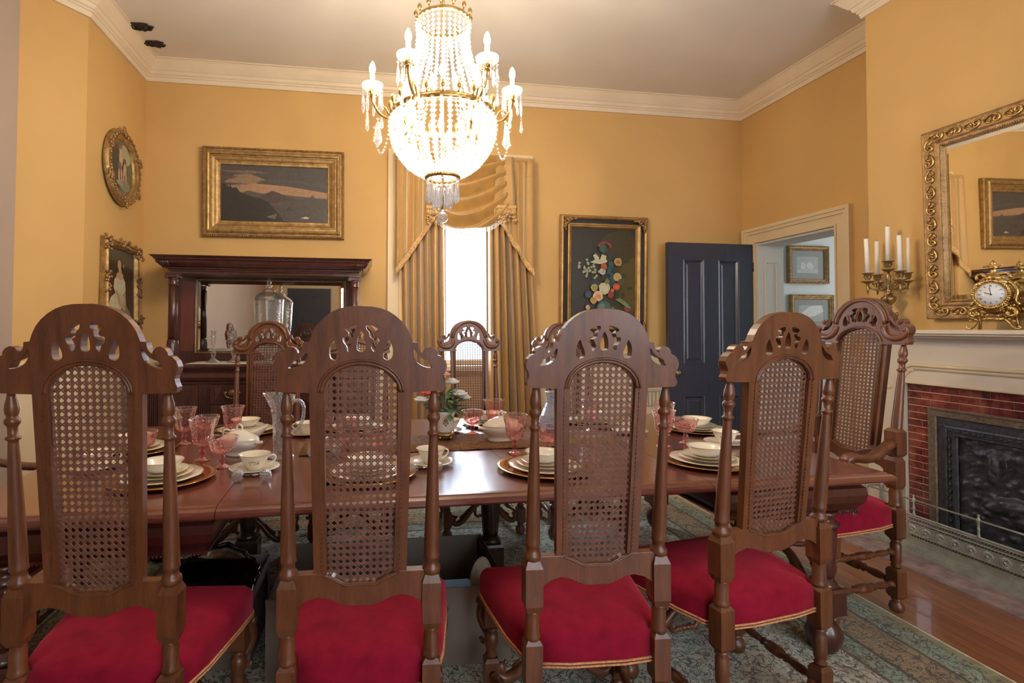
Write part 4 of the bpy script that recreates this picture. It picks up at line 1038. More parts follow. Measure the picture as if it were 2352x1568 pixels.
# landscape
sky = (.085, .075, .072)
Ls = [([(0, .62), (.25, .66), (.5, .58), (1, .50), (1, .40), (.75, .44), (.5, .50), (0, .52)], (.33, .20, .13)),
      ([(.05, .68), (.15, .82), (.28, .84), (.42, .74), (.30, .66)], (.28, .19, .12)),
      ([(.16, .60), (.30, .68), (.62, .64), (1, .54), (1, .43), (.7, .46), (.40, .50), (.18, .54)], (.38, .23, .14)),
      ([(0, .88), (.30, .90), (.45, .86), (.22, .84)], (.20, .13, .12)), ([(.30, .72), (.75, .70), (1, .60), (1, .68), (.6, .76)], (.10, .085, .08)),
      ([(.04, .76), (.18, .80), (.12, .74)], (.12, .09, .08)),
      ([(.18, .48), (.26, .55), (.34, .52), (.40, .50), (.48, .55), (.56, .50), (.66, .48), (1, .44), (1, .30), (0, .3)], (.105, .085, .085)),
      ([(.34, .42), (.42, .50), (.475, .56), (.54, .52), (.60, .47), (.70, .40), (.3, .3)], (.080, .060, .058)),
      ([(.45, 0), (.5, .25), (.62, .38), (.80, .44), (.84, .50), (.88, .42), (1, .43), (1, 0)], (.085, .075, .070)),
      ([(0, .68), (.05, .66), (.10, .60), (.105, .66), (.12, .58), (.16, .60), (.19, .52), (.27, .46), (.36, .42), (.44, .36), (.50, .24), (.55, .12), (.58, .04), (.60, 0), (0, 0)], (.038, .033, .030)),
      ([(.42, .10), (.52, .16), (.50, .06)], (.16, .14, .13)), ([(.73, .09), (.78, .12), (.81, .10), (.80, .08)], (.62, .50, .30)), ([(.60, .2), (.62, .30), (.66, .22)], (.06, .055, .05))]
pic = framed('landscape_painting', 'wide dark landscape painting in a broad gilt frame above the sideboard', 1.26, .82, G3, M['gold'], canvas(-.50, .50, -.265, .265, Ls, sky), (-.865, 4.985, 2.592), 0, radians(1.2), radians(-.4))
f_ = obj('frame_beading', beads(1.26, .82, .012, .046, .009, .018), M['goldold'], pic); f_ = obj('inner_beading', beads(1.26, .82, .110, .028, .004, .010), M['goldflat'], pic)
# flowers
F = []
rr = random.Random(5)
F.append((blob(.80, .5, .30, .55), (.060, .050, .018))); F.append((blob(.92, .42, .18, .32), (.105, .080, .016))); F.append((blob(.72, .80, .28, .18), (.060, .048, .020)))
def fl(u, v, r, c, c2=None, n=6, sd=0):
    v = 1-v*.86
    F.append((blob(u, v, r, r*.70, 14, .12, sd+int(u*100)), c))
    if c2: F.append((blob(u+.1*r, v-.05*r, r*.55, r*.36, 9, .2, sd+3), c2))
for i in range(60):
    u = rr.gauss(.52, .15); v = rr.uniform(.30, .93); F.append((blob(u, 1-v*.86, rr.uniform(.02, .05), rr.uniform(.012, .03), 7, .4, i), rr.choice([(.03, .05, .03), (.045, .07, .04), (.05, .035, .02), (.03, .06, .06)])))
for i in range(26):
    u = .30+rr.gauss(0, .07)-.10*(i % 3 == 0); v = .52+rr.gauss(0, .06); F.append((blob(u, 1-v*.86, .020, .014, 7, .3, i), (.42, .42, .30)))
for i in range(9): F.append((blob(.60+rr.gauss(0, .02), 1-(.42+.035*i)*.86, .045, .022, 8, .3, i), (.03, .10, .11)))
for i in range(10): a = i*.33; F.append((blob(.50+.09*cos(a), 1-(.22-.05*sin(a))*.86, .022, .014, 7, .3, i), (.30, .05, .05)))
F.append((blob(.47, 1-.24*.86, .06, .05, 9, .2), (.05, .11, .08)))
F.append(([(.27, .645), (.35, .67), (.32, .715), (.36, .735), (.41, .70), (.42, .665), (.46, .73), (.53, .715), (.52, .685), (.545, .655), (.48, .63), (.40, .63)], (.60, .58, .36)))
fl(.71, .40, .062, (.52, .32, .10), (.35, .18, .05)); fl(.47, .52, .05, (.55, .55, .50), (.40, .42, .36)); fl(.70, .585, .065, (.58, .44, .16), (.62, .36, .12)); fl(.49, .53-.07, .05, (.45, .12, .05))
fl(.50, .72, .088, (.60, .58, .36), (.66, .64, .42)); fl(.40, .815, .078, (.70, .52, .32), (.72, .30, .14)); fl(.685, .70, .055, (.62, .10, .05), (.7, .16, .08)); fl(.62, .75, .03, (.6, .14, .09)); fl(.60, .80, .05, (.28, .07, .06)); fl(.34, .715, .055, (.42, .40, .14), (.3, .26, .08)); fl(.33, .87, .05, (.50, .32, .08)); fl(.25, .80, .05, (.06, .09, .12)); fl(.76, .64, .05, (.10, .10, .06)); fl(.54, .64, .04, (.22, .18, .08)); fl(.245, .955, .035, (.62, .42, .28)); fl(.31, 1.04, .07, (.60, .48, .36), (.55, .3, .2)); fl(.86, .96, .05, (.30, .07, .09)); fl(.2, 1.1, .03, (.5, .38, .2))
F.append((blob(.49, .165, .115, .085), (.075, .13, .12))); F.append((blob(.46, .19, .05, .035), (.16, .24, .20)))
F.append(([(.66, .265), (.74, .28), (.84, .235), (.92, .18), (.86, .18), (.74, .235)], (.18, .28, .12))); F.append(([(.62, .20), (.66, .17), (.64, .08), (.60, .12)], (.16, .26, .12)))
FP = [(0, 0), (0, .030), (.012, .042), (.024, .044), (.034, .034), (.038, .026)]
FP2 = [(0, .026), (.002, .022), (.040, .018), (.042, .024)]; FP3 = [(0, .020), (0, .034), (.010, .042), (.018, .040), (.026, .032), (.034, .030), (.040, .020), (.046, .012), (.046, 0)]
W_, H_ = .93, 1.22
fp_ = thing('flower_painting', 'tall flower still life painting in a gilt and black frame right of the window', 'picture', (2.345, 4.985, 1.885)); fp_.rotation_euler = (radians(1.0), radians(.3), 0)
b = MB().moulding(-W_/2, W_/2, -H_/2, H_/2, FP); b.moulding(-W_/2+.078, W_/2-.078, -H_/2+.078, H_/2-.078, FP3); b.box(-W_/2+.004, W_/2-.004, 0, .01, -H_/2+.004, H_/2-.004); obj('frame', b, M['goldflat'], fp_, fix=False)
b = MB().moulding(-W_/2+.038, W_/2-.038, -H_/2+.038, H_/2-.038, FP2); obj('black_panel', b, M['black'], fp_, fix=False)
obj('frame_beading', beads(W_, H_, .008, .036, .006, .013), M['goldold'], fp_)
for sx_ in (-1, 1):
    for sz in (-1, 1):
        b = MB(); cx, cz_ = sx_*(W_/2-.03), sz*(H_/2-.03)
        rq = random.Random(4)
        for i in range(26): a = rq.random(); q = rq.random(); b.sphere((cx-sx_*(.0+.15*a*(1-q*.8)), -.040-.012*rq.random(), cz_-sz*(.15*q*(1-a*.8))), (.016, .012, .012), 6, 4)
        b.tube([(cx-sx_*.02, -.05, cz_-sz*.02), (cx-sx_*.07, -.05, cz_-sz*.01), (cx-sx_*.13, -.045, cz_-sz*.02)], .010, 6); b.tube([(cx-sx_*.02, -.05, cz_-sz*.02), (cx-sx_*.01, -.05, cz_-sz*.07), (cx-sx_*.02, -.045, cz_-sz*.13)], .010, 6); obj('corner_ornament', b, M['goldold'], fp_)
obj('canvas', canvas(-W_/2+.124, W_/2-.124, -H_/2+.124, H_/2-.124, F, (.034, .032, .022)).warp(lambda x, y, z: (x, y-.002, z)), M['paint'], fp_, fix=False)
# portrait on the left wall
sk = (.55, .35, .22)
Pt = [([(0, 0), (.35, 0), (.30, .55), (0, .6)], (.12, .03, .018)), ([(0, .85), (1, .75), (1, 1), (0, 1)], (.10, .085, .065)),
      ([(.12, 0), (.08, .16), (.18, .30), (.34, .37), (.60, .36), (.70, .2), (.86, .0)], (.60, .54, .36)), ([(.45, 0), (.52, .15), (.70, .22), (.88, .10), (.95, 0)], (.22, .21, .15)),
      ([(.27, .44), (.30, .56), (.40, .63), (.58, .63), (.68, .55), (.70, .42), (.60, .36), (.34, .36)], (.62, .56, .40)), (blob(.49, .62, .13, .055), sk),
      ([(.44, .62), (.45, .72), (.54, .72), (.56, .62)], sk), (blob(.485, .80, .085, .085), (.10, .05, .03)), (blob(.47, .775, .065, .075), sk), (blob(.60, .79, .03, .05), (.10, .05, .03)), (blob(.62, .78, .015, .03), (.6, .5, .4)),
      ([(.33, .42), (.40, .40), (.58, .22), (.70, .16), (.64, .12), (.46, .22)], sk), ([(.62, .40), (.68, .40), (.70, .22), (.62, .16), (.60, .22)], sk)]
po = framed('portrait_painting', 'portrait of a seated woman in a white dress, ornate gilt frame on the left wall', .60, .68, [(0, 0), (0, .028), (.012, .034), (.022, .026), (.034, .038), (.046, .034), (.058, .018), (.062, .010), (.062, 0)], M['gold'],
            canvas(-.24, .24, -.28, .28, Pt, (.055, .035, .024)), (-1.984, 4.535, 1.70), radians(90), radians(-1.5), radians(1.2))
rq = random.Random(9)
for (cx, cz_, sx_, sz) in ((-.26, .30, .07, .06), (.26, .30, .07, .06), (-.26, -.30, .07, .06), (.26, -.30, .07, .06), (0, .325, .08, .035), (0, -.325, .08, .035), (-.275, 0, .03, .08), (.275, 0, .03, .08)):
    b = MB()
    for i in range(18): b.sphere((cx+rq.uniform(-sx_, sx_), -.034-rq.uniform(0, .016), cz_+rq.uniform(-sz, sz)), (.015, .011, .013), 6, 4)
    obj('carved_ornament', b, M['goldold'], po)
# oval on the left wall
ov = thing('oval_picture', 'oval picture of two small children in a carved gilt frame on the left wall', 'picture', (-1.985, 4.515, 2.64), radians(90)); ov.rotation_euler = (radians(-1.5), 0, radians(90))
def oval_frame(rx, rz, prof, n=48):
    b = MB(); v = []
    for ins, h in prof:
        for i in range(n): a = 2*pi*i/n; v.append(((rx-ins)*cos(a), -h, (rz-ins)*sin(a)))
    f = [(j*n+i, j*n+(i+1) % n, (j+1)*n+(i+1) % n, (j+1)*n+i) for j in range(len(prof)-1) for i in range(n)]
    return b.add(v, f, 0, True)
b = oval_frame(.285, .305, [(0, 0), (0, .022), (.010, .034), (.030, .042), (.048, .032), (.056, .024), (.070, .026), (.080, .018), (.088, .006), (.088, 0)]); obj('frame', b, M['gold'], ov)
b = MB()
for i in range(70): a = 2*pi*i/70; b.sphere((.258*cos(a)*1.0, -.038-.006*(i % 2), .278*sin(a)), (.015, .009, .013), 6, 4)
rq = random.Random(2)
for a0 in (90, 270, 20, 200, 150, 330):
    for i in range(9): a = radians(a0+rq.uniform(-9, 9)); q = rq.uniform(.235, .30); b.sphere((q*cos(a), -.044, q*1.06*sin(a)), (.014, .01, .014), 6, 4)
obj('carved_ornament', b, M['goldold'], ov)
b = MB(); n = 40; b.add([(.20*cos(2*pi*i/n), -.004, .22*sin(2*pi*i/n)) for i in range(n)], [tuple(range(n))], 0, col=(.16, .15, .09)); y = -.0045
for P, c in ((blob(-.02, .0, .13, .19), (.10, .095, .06)), (blob(.07, .12, .10, .08), (.42, .40, .26)), (blob(-.09, .05, .06, .12), (.06, .06, .04)), (blob(.05, -.13, .10, .05), (.25, .24, .18)),
             (blob(-.01, .07, .030, .065), (.58, .40, .26)), (blob(-.01, .145, .026, .030), (.60, .42, .28)), (blob(-.015, .165, .030, .018), (.24, .14, .07)), (blob(-.03, .00, .030, .045), (.16, .13, .20)), (blob(-.045, -.07, .014, .055), (.58, .40, .26)), (blob(-.005, -.06, .014, .05), (.58, .40, .26)),
             (blob(.055, .06, .026, .030), (.14, .08, .05)), (blob(.055, .00, .028, .05), (.55, .38, .24)), (blob(.03, -.05, .014, .05), (.55, .38, .24)), (blob(.07, -.06, .014, .04), (.55, .38, .24)), (blob(-.04, -.13, .06, .02), (.35, .32, .2))):
    b.add([(x, y, z) for x, z in P], [tuple(range(len(P)))], 0, col=c); y -= .0003
obj('canvas', b, M['paint'], ov, fix=False)
# hall pictures
HP = [(0, 0), (0, .03), (.01, .036), (.03, .030), (.04, .018), (.05, .022), (.056, .008), (.06, 0)]
for nm, lab, w_, h_, loc, m_ in (('framed_photograph', 'framed photograph with a silvered ornate frame hanging in the hall, the upper one', .565, .47, (5.42, 5.785, 2.168), M['goldold']),
                                 ('framed_print', 'framed print in a brown carved frame hanging in the hall, the lower one', .60, .46, (5.465, 5.785, 1.565), M['gold'])):
    t = thing(nm, lab, 'picture', loc)
    b = MB().moulding(-w_/2, w_/2, -h_/2, h_/2, HP); b.box(-w_/2, w_/2, 0, .01, -h_/2, h_/2); obj('frame', b, m_, t, fix=False)
    obj('frame_beading', beads(w_, h_, .014, .034, .010, .020), m_, t)
    obj('mat_board', MB().moulding(-w_/2+.055, w_/2-.055, -h_/2+.055, h_/2-.055, [(0, .004), (.075, .004), (.078, .001)]), M['mat'], t)
    ly = [(blob(.3, .4, .12, .25, 9, .3, 1), (.52, .52, .48)), (blob(.6, .45, .15, .25, 9, .3, 2), (.50, .50, .46)), ([(0, 0), (1, 0), (1, .2), (.5, .28), (0, .2)], (.40, .40, .36))] if nm == 'framed_photograph' else [([(.1, .5), (.4, .9), (.9, 1), (1, .6), (.6, .3), (.2, .2)], (.62, .60, .52)), ([(0, 0), (1, 0), (1, .3), (0, .25)], (.3, .3, .26))]
    obj('print', canvas(-w_/2+.13, w_/2-.13, -h_/2+.13, h_/2-.13, ly, (.34, .34, .30)).warp(lambda x, y, z: (x, y-.0025, z)), M['paint'], t, fix=False)

# ================================================================== mirror over the mantel
MW, MH = 1.43, 1.15
mo = thing('mantel_mirror', 'large mirror in a wide carved gilt scroll frame above the mantel shelf', 'mirror', (XB-.035, 2.05, 2.002)); mo.rotation_euler = (radians(.9), 0, radians(-89.4))
b = MB().moulding(-MW/2, MW/2, -MH/2, MH/2, [(0, -.02), (0, .018), (.006, .022), (.014, .018), (.075, .016), (.080, .022), (.088, .016), (.098, .014), (.104, .018), (.110, .008), (.114, 0)]); b.box(-MW/2+.002, MW/2-.002, 0, .02, -MH/2+.002, MH/2-.002); obj('frame', b, M['goldold'], mo, fix=False)
def scroll(b, T):
    p = [(-.045, 0), (-.020, .022), (.010, .024), (.032, .006), (.028, -.016), (.008, -.020), (-.002, -.006), (.008, .004)]
    b.tube([T @ Vector((x, -.021, z)) for x, z in smooth2(p, 1, False)], .0065, 6)
    for q in ([(-.03, -.02), (-.012, -.004), (-.008, .012)], [(-.045, -.004), (-.03, -.016), (-.012, -.022)]): b.tube([T @ Vector((x, -.020, z)) for x, z in q], [.003, .008, .002], 6)
    b.sphere(tuple(T @ Vector((.008, -.022, .004))), (.007, .006, .007), 6, 4)
b = MB(); nn = 14; st = (MW-.09)/nn
for sz in (-1, 1):
    for i in range(nn): scroll(b, tr(-MW/2+.045+st*(i+.5), 0, sz*(MH/2-.045)) @ (Matrix.Diagonal((1, 1, 1, 1)) if i % 2 else Matrix.Diagonal((1, 1, -1, 1))))
nn = 11; st = (MH-.09)/nn
for sx_ in (-1, 1):
    for i in range(nn): scroll(b, tr(sx_*(MW/2-.045), 0, -MH/2+.045+st*(i+.5)) @ Matrix.Rotation(pi/2, 4, 'Y') @ (Matrix.Diagonal((1, 1, 1, 1)) if i % 2 else Matrix.Diagonal((1, 1, -1, 1))))
obj('scrollwork', b, M['ormolu'], mo); obj('beading', beads(MW, MH, .104, .018, .0045, .011), M['ormolu'], mo)
g = MB(); a, c = MW/2-.112, MH/2-.112; g.add([(-a, 0, -c), (a, 0, -c), (a, 0, c), (-a, 0, c), (-a+.028, -.004, -c+.028), (a-.028, -.004, -c+.028), (a-.028, -.004, c-.028), (-a+.028, -.004, c-.028)], [(0, 1, 5, 4), (1, 2, 6, 5), (2, 3, 7, 6), (3, 0, 4, 7), (4, 5, 6, 7)], 0)
obj('mirror_glass', g, M['mirror'], mo, fix=False)

# ================================================================== curtains
def curtain(name, lab, xt0, xt1, xb0, xb1, z0, z1, y, folds, amp, seed):
    rq = random.Random(seed); ph = [rq.uniform(-.5, .5) for _ in range(8)]
    def fn(u, v):
        z = z0+(z1-z0)*v; q = 1-v; x = (xt0+(xt1-xt0)*u)*v+(xb0+(xb1-xb0)*u)*q
        a = 2*pi*folds*u+ph[0]+.8*sin(5*u+ph[1])*q
        x += .010*sin(a*1.0+1.2)*(.6+.4*q); 
        return (x, y+amp*(.75+.25*q)*sin(a)+.006*sin(2.3*a+v*3+ph[2]), z)
    return tag(sheet(name, fn, 150, 30, M['silk'], usc=1.0), lab, 'curtain')
curtain('curtain', 'gold silk striped curtain hanging at the left of the back window', .27, .72, .33, .74, .08, 2.98, 4.872, 6.5, .055, 1)
curtain('curtain', 'gold silk striped curtain hanging at the right of the back window', 1.10, 1.50, 1.12, 1.66, .08, 2.98, 4.872, 7, .055, 5)
va = thing('swag_valance', 'draped gold silk valance with fringed tails across the top of the back window', 'valance', (.90, 4.80, 2.98))
wobj('rod_board', MB().box(.235, 1.56, 4.80, 4.95, 2.955, 2.985), M['silk'], va)
def jabot(s):
    xi, xo = (.60, .245) if s < 0 else (1.22, 1.555)
    def fn(u, v):
        x = xo+(xi-xo)*u; zb = 1.90+(2.42-1.90)*u**1.1
        z = 2.97+(zb-2.97)*(1-v); return (x, 4.800-.014*sin(u*2*pi*2.6+.6)*(1.3-v*.8)-.004*sin(u*31), z)
    sheet('jabot', fn, 60, 20, M['silk'], va, usc=.8)
    b = MB(); n = 46
    for i in range(n+1):
        u = i/n; x, y, z = fn(u, 0); b.tube([(x, y-.006, z+.012), (x+.004, y-.010, z-.030), (x, y-.008, z-.055)], [.008, .010, .005], 5)
    b.tube([(fn(i/20, 0)[0], fn(i/20, 0)[1]-.008, fn(i/20, 0)[2]+.008) for i in range(21)], .010, 6); wobj('fringe', b, M['fringe'], va)
jabot(-1); jabot(1)
def swag(u, v):
    t = 2*u-1; q = 1-v
    zt = 2.975-(2.975-2.47)*q**1.15; sag = .02+.20*q; xw = .33+.05*q
    z = zt-sag*(1-t*t); f = sin(q*2*pi*5.2+1.9*t+.8*sin(3*t))+.35*sin(q*33+4*t)
    return (.915+xw*t, 4.775-.028*f-.05*q*(1-t*t)-.02, z+.018*f)
sheet('swag', swag, 50, 90, M['silkplain'], va, usc=.4)
b = MB(); n = 54
for i in range(n+1): x, y, z = swag(i/n, 0); b.tube([(x, y-.003, z+.005), (x, y-.005, z-.030)], [.004, .0025], 5); b.sphere((x, y-.005, z-.036), (.005, .005, .008), 6, 4)
wobj('beaded_fringe', b, M['linen'], va)
for x0, x1, zb in ((.515, .685, 2.47), (1.15, 1.365, 2.50)):
    def fn(u, v, x0=x0, x1=x1, zb=zb): return (x0+(x1-x0)*(.5+(u-.5)*(1-.25*v)), 4.745-.006*sin(u*9), zb+(2.975-zb)*v)
    sheet('tail', fn, 14, 6, M['silk'], va, usc=.16)
    b = MB(); b.box(x0, x1, 4.733, 4.748, zb-.012, zb+.014)
    rq = random.Random(8)
    for i in range(int((x1-x0)/.015)):
        x = x0+.008+.015*i; b.tube([(x, 4.738, zb-.01), (x+.003, 4.734, zb-.05), (x-.002, 4.736, zb-.075)], [.006, .009, .005], 5)
    for i in range(34): b.sphere((rq.uniform(x0, x1), 4.736+rq.uniform(-.015, .015), zb-rq.uniform(.075, .15)), (.014, .012, .010), 6, 4)
    wobj('bullion_fringe', b, M['fringe'], va)

# ================================================================== chandelier
CHX, CHY = .38, 2.70
ch = thing('chandelier', 'large crystal chandelier with lit candle bulbs hanging over the dining table', 'chandelier', (CHX, CHY, 1.93))
dz = -1.93
def Lp(x, y, z): return (x, y, z+dz)
def bead(b, x, y, z, r, rz_=None, mat=0):
    rz_ = rz_ or r; n = 6; v = [(x, y, z-rz_)]+[(x+r*cos(2*pi*i/n), y+r*sin(2*pi*i/n), z) for i in range(n)]+[(x, y, z+rz_)]
    b.add(v, [(0, 1+(i+1) % n, 1+i) for i in range(n)]+[(1+i, 1+(i+1) % n, n+1) for i in range(n)], mat, False)
def prism_drop(b, x, y, z, L, r, mat=0):
    n = 6; prof = [(.0005, 0), (r*.45, -.1*L), (r*.55, -.3*L), (r, -.78*L), (.0005, -L)]; v = []
    for q, h in prof: v += [(x+q*cos(2*pi*i/n), y+q*sin(2*pi*i/n), z+h) for i in range(n)]
    b.add(v, [(j*n+i, j*n+(i+1) % n, (j+1)*n+(i+1) % n, (j+1)*n+i) for j in range(len(prof)-1) for i in range(n)], mat, False)
RG, ZG = .270, 2.475                       # main gilt ring
# frame
b = MB(); b.lathe([(.006, 1.98), (.006, 3.60), (.012, 3.61), (.012, 3.62)], 8, c=(0, 0, dz)); b.lathe([(.02, 3.58), (.05, 3.62), (.075, 3.68), (.085, 3.744)], 20, c=(0, 0, dz)); obj('stem', b, M['ormolu'], ch)
def ring(z, r, h, t=.006): return MB().lathe([(r-t, z-h/2), (r+t*.3, z-h/2), (r+t, z), (r+t*.3, z+h/2), (r-t, z+h/2), (r-t, z-h/2)], 40, c=(0, 0, dz), cap=False)
def crown(b, z, r, n, h):
    for i in range(n):
        a = 2*pi*i/n; T = rotz(a) @ tr(r, 0, z+dz)
        b.tube([T @ Vector((0, 0, 0)), T @ Vector((.004, 0, h*.35))], .0045, 5); b.sphere(tuple(T @ Vector((.006, 0, h*.62))), (.012, .010, h*.36), 7, 5)
        b.sphere(tuple(T @ Vector((.006, 0, h*.95))), .004, 5, 4)
obj('main_ring', ring(ZG, RG, .030), M['ormolu'], ch)
b = MB(); crown(b, ZG+.012, RG, 22, .058); obj('palmette_crown', b, M['ormolu'], ch)
obj('top_ring', ring(2.975, .140, .022), M['ormolu'], ch)
b = MB(); crown(b, 2.985, .140, 14, .045); obj('top_palmette_crown', b, M['ormolu'], ch)
obj('bottom_ring', ring(2.150, .088, .024), M['ormolu'], ch)
# strands
def strand(prof, a, r):
    """beads along a profile of (radius, z) at azimuth a"""
    P = [Vector((q*cos(a), q*sin(a), z+dz)) for q, z in prof]; b = MB(); L = [0]
    for p, q in zip(P[:-1], P[1:]): L.append(L[-1]+(q-p).length)
    n = max(2, int(L[-1]/(2.0*r))); 
    for i in range(n+1):
        s = L[-1]*i/n; k_ = max(j for j in range(len(L)) if L[j] <= s+1e-9); k_ = min(k_, len(P)-2)
        p = P[k_].lerp(P[k_+1], (s-L[k_])/max(1e-9, L[k_+1]-L[k_])); bead(b, p.x, p.y, p.z, r*.95, r*1.0)
    return b
UP = [(.142, 2.965), (.134, 2.90), (.140, 2.82), (.162, 2.73), (.200, 2.63), (.235, 2.55), (.264, 2.485)]
DN = [(.270, 2.465), (.280, 2.43), (.278, 2.38), (.262, 2.32), (.235, 2.27), (.195, 2.22), (.150, 2.185), (.092, 2.158)]
for i in range(30): obj('upper_bead_strand', strand(UP, 2*pi*i/30, .0115), M['crystal'], ch, fix=False)
for i in range(38): obj('basket_bead_strand', strand(DN, 2*pi*(i+.5)/38, .0120), M['crystal'], ch, fix=False)
DN2 = [(.24, 2.46), (.245, 2.40), (.23, 2.33), (.19, 2.26), (.14, 2.20), (.075, 2.165)]
for i in range(20): obj('inner_bead_strand', strand(DN2, 2*pi*i/20, .013), M['crystal'], ch, fix=False)
b = MB()
for i in range(18): a = 2*pi*i/18; bead(b, .082*cos(a), .082*sin(a), 2.130+dz, .011); prism_drop(b, .082*cos(a), .082*sin(a), 2.118+dz, .100, .011)
obj('pendant_tier', b, M['prism'], ch, fix=False)
b = MB()
for i in range(10): a = 2*pi*i/10; bead(b, .045*cos(a), .045*sin(a), 2.10+dz, .010); prism_drop(b, .045*cos(a), .045*sin(a), 2.088+dz, .110, .011)
obj('inner_pendant_tier', b, M['prism'], ch, fix=False)
b = MB(); bead(b, 0, 0, 1.975+dz, .011); b.sphere((0, 0, 1.940+dz), .030, 14, 9, smooth=False); obj('ball_drop', b, M['prism'], ch, fix=False)
# bulbs inside the body
def bulb_bm(x, y, z, s=1.0):
    return MB().lathe([(.006*s, 0), (.013*s, .012*s), (.0155*s, .026*s), (.012*s, .044*s), (.005*s, .060*s), (0, .066*s)], 10, c=(x, y, z), cap=False)
for i in range(6): a = 2*pi*i/6+.3; obj('inner_bulb', bulb_bm(.12*cos(a), .12*sin(a), 2.36+dz), M['bulb'], ch)
for i in range(3): a = 2*pi*i/3+.3; obj('inner_bulb', bulb_bm(.07*cos(a), .07*sin(a), 2.66+dz), M['bulb'], ch)
# six arms
for i in range(6):
    a = radians(-4+60*i); T = rotz(a); RA = .370; zb = 2.600
    def P(r, z, t=0): return T @ Vector((r, t, z+dz))
    pts = smooth2([(.268, 0, 2.47), (.290, 0, 2.455), (.325, 0, 2.47), (.355, 0, 2.51), (RA, 0, 2.555), (RA, 0, 2.59)], 2, False)
    b = MB().tube([T @ Vector((x, y, z+dz)) for x, y, z in pts], .0075, 8); b.tube([P(.28, 2.47), P(.30, 2.51), P(.325, 2.52), P(.335, 2.50)], .005, 6)
    for k_ in range(7): q = 2*pi*k_/7; b.sphere((P(RA, 2.58).x+.022*cos(q), P(RA, 2.58).y+.022*sin(q), 2.582+dz), (.011, .011, .012), 6, 4)
    ar = obj('arm', b, M['ormolu'], ch)
    c_ = P(RA, 0); c_ = (c_.x, c_.y, dz)
    obj('drip_pan', MB().lathe([(.012, zb-.004), (.040, zb+.002), (.052, zb+.014), (.056, zb+.030), (.053, zb+.031), (.046, zb+.016), (.012, zb+.006)], 18, c=c_, cap=False), M['crystal'], ar, fix=False)
    obj('candle_sleeve', MB().lathe([(.012, zb), (.012, zb+.085)], 12, c=c_), M['wax'], ar)
    obj('bulb', bulb_bm(c_[0], c_[1], zb+.085+dz, 1.05), M['bulb'], ar)
    b = MB()
    for k_ in range(9):
        q = 2*pi*k_/9; x, y = c_[0]+.050*cos(q), c_[1]+.050*sin(q); bead(b, x, y, zb-.002+dz, .008); L = .085 if k_ % 2 else .105; prism_drop(b, x, y, zb-.012+dz, L, .0085)
        if k_ % 3 == 0: bead(b, x, y, zb-.125+dz, .007); prism_drop(b, x, y, zb-.132+dz, .07, .010)
    obj('prism_ring', b, M['prism'], ar, fix=False)
    b = MB(); x, y = P(.340, 0).x, P(.340, 0).y; bead(b, x, y, 2.450+dz, .010); prism_drop(b, x, y, 2.438+dz, .135, .024); obj('large_drop', b, M['prism'], ar, fix=False)
    b = MB(); n = 17
    for k_ in range(n+1): u = k_/n; r = .365+(.262-.365)*u*.95; z = 2.47-.20*sin(pi*u**.8)-.02*u; p = P(r*1.0, z, .02*sin(pi*u)); bead(b, p.x, p.y, p.z, .0075)
    obj('bead_swag', b, M['prism'], ar, fix=False)

# ================================================================== tableware
ct, st_ = cos(TR), sin(TR)
def T2(x, y, z=TZ+.0006): return (x, y, z)
def scal(rf, prof, n=40, k=10, amp=.018, z0=.004):
    """lathe with a scalloped outer rim"""
    b = MB(); v = []
    rm = max(r for r, z in prof)
    for r, z in prof:
        for i in range(n): a = 2*pi*i/n; q = r*(1+amp*(abs(cos(k*a/2))-.6)*(max(0, r/rm-.6)/.4)); v.append((q*cos(a), q*sin(a), z))
    f = [(j*n+i, j*n+(i+1) % n, (j+1)*n+(i+1) % n, (j+1)*n+i) for j in range(len(prof)-1) for i in range(n)]
    return b.add(v, f, 0, True)
def rimring(r, z, n=60, k=10, amp=.018, t=.0013):
    P = [(r*(1+amp*(abs(cos(k*a/2))-.6))*cos(a), r*(1+amp*(abs(cos(k*a/2))-.6))*sin(a), z) for a in [2*pi*i/n for i in range(n)]]
    return MB().tube(P, t, 5, closed=True)
def mk_charger():
    b = MB().lathe([(0, .0), (.110, .0), (.125, .002), (.165, .010), (.198, .014), (.200, .016), (.197, .0175), (.165, .0125), (.128, .005), (.115, .0035), (0, .0035)], 56, cap=False)
    return obj('charger_plate', b, M['goldplate'])
def mk_plate(name, R):
    p = [(0, .001), (R*.55, .001), (R*.58, .0), (R*.62, .002), (R*.72, .006), (R, .0145), (R*.995, .0165), (R*.72, .0095), (R*.60, .0055), (0, .0045)]
    o = obj(name, scal(R, p, 60), M['china'], fix=False); obj('gold_rim', rimring(R*.999, .0160), M['chinadec'], o)['label'] = 'thin gold edge'; return o
def mk_bowl(R=.080, H=.042):
    p = [(0, .002), (R*.45, .002), (R*.47, 0), (R*.52, .002), (R*.62, .006), (R*.80, H*.45), (R*.90, H*.80), (R, H), (R*.985, H+.0015), (R*.87, H*.82), (R*.76, H*.48), (R*.58, .010), (0, .007)]
    o = obj('china_bowl', scal(R, p, 50, 8, .02), M['china'], fix=False); obj('gold_rim', rimring(R*.995, H+.0012, 50, 8, .02, .0011), M['chinadec'], o)['label'] = 'thin gold edge'; return o
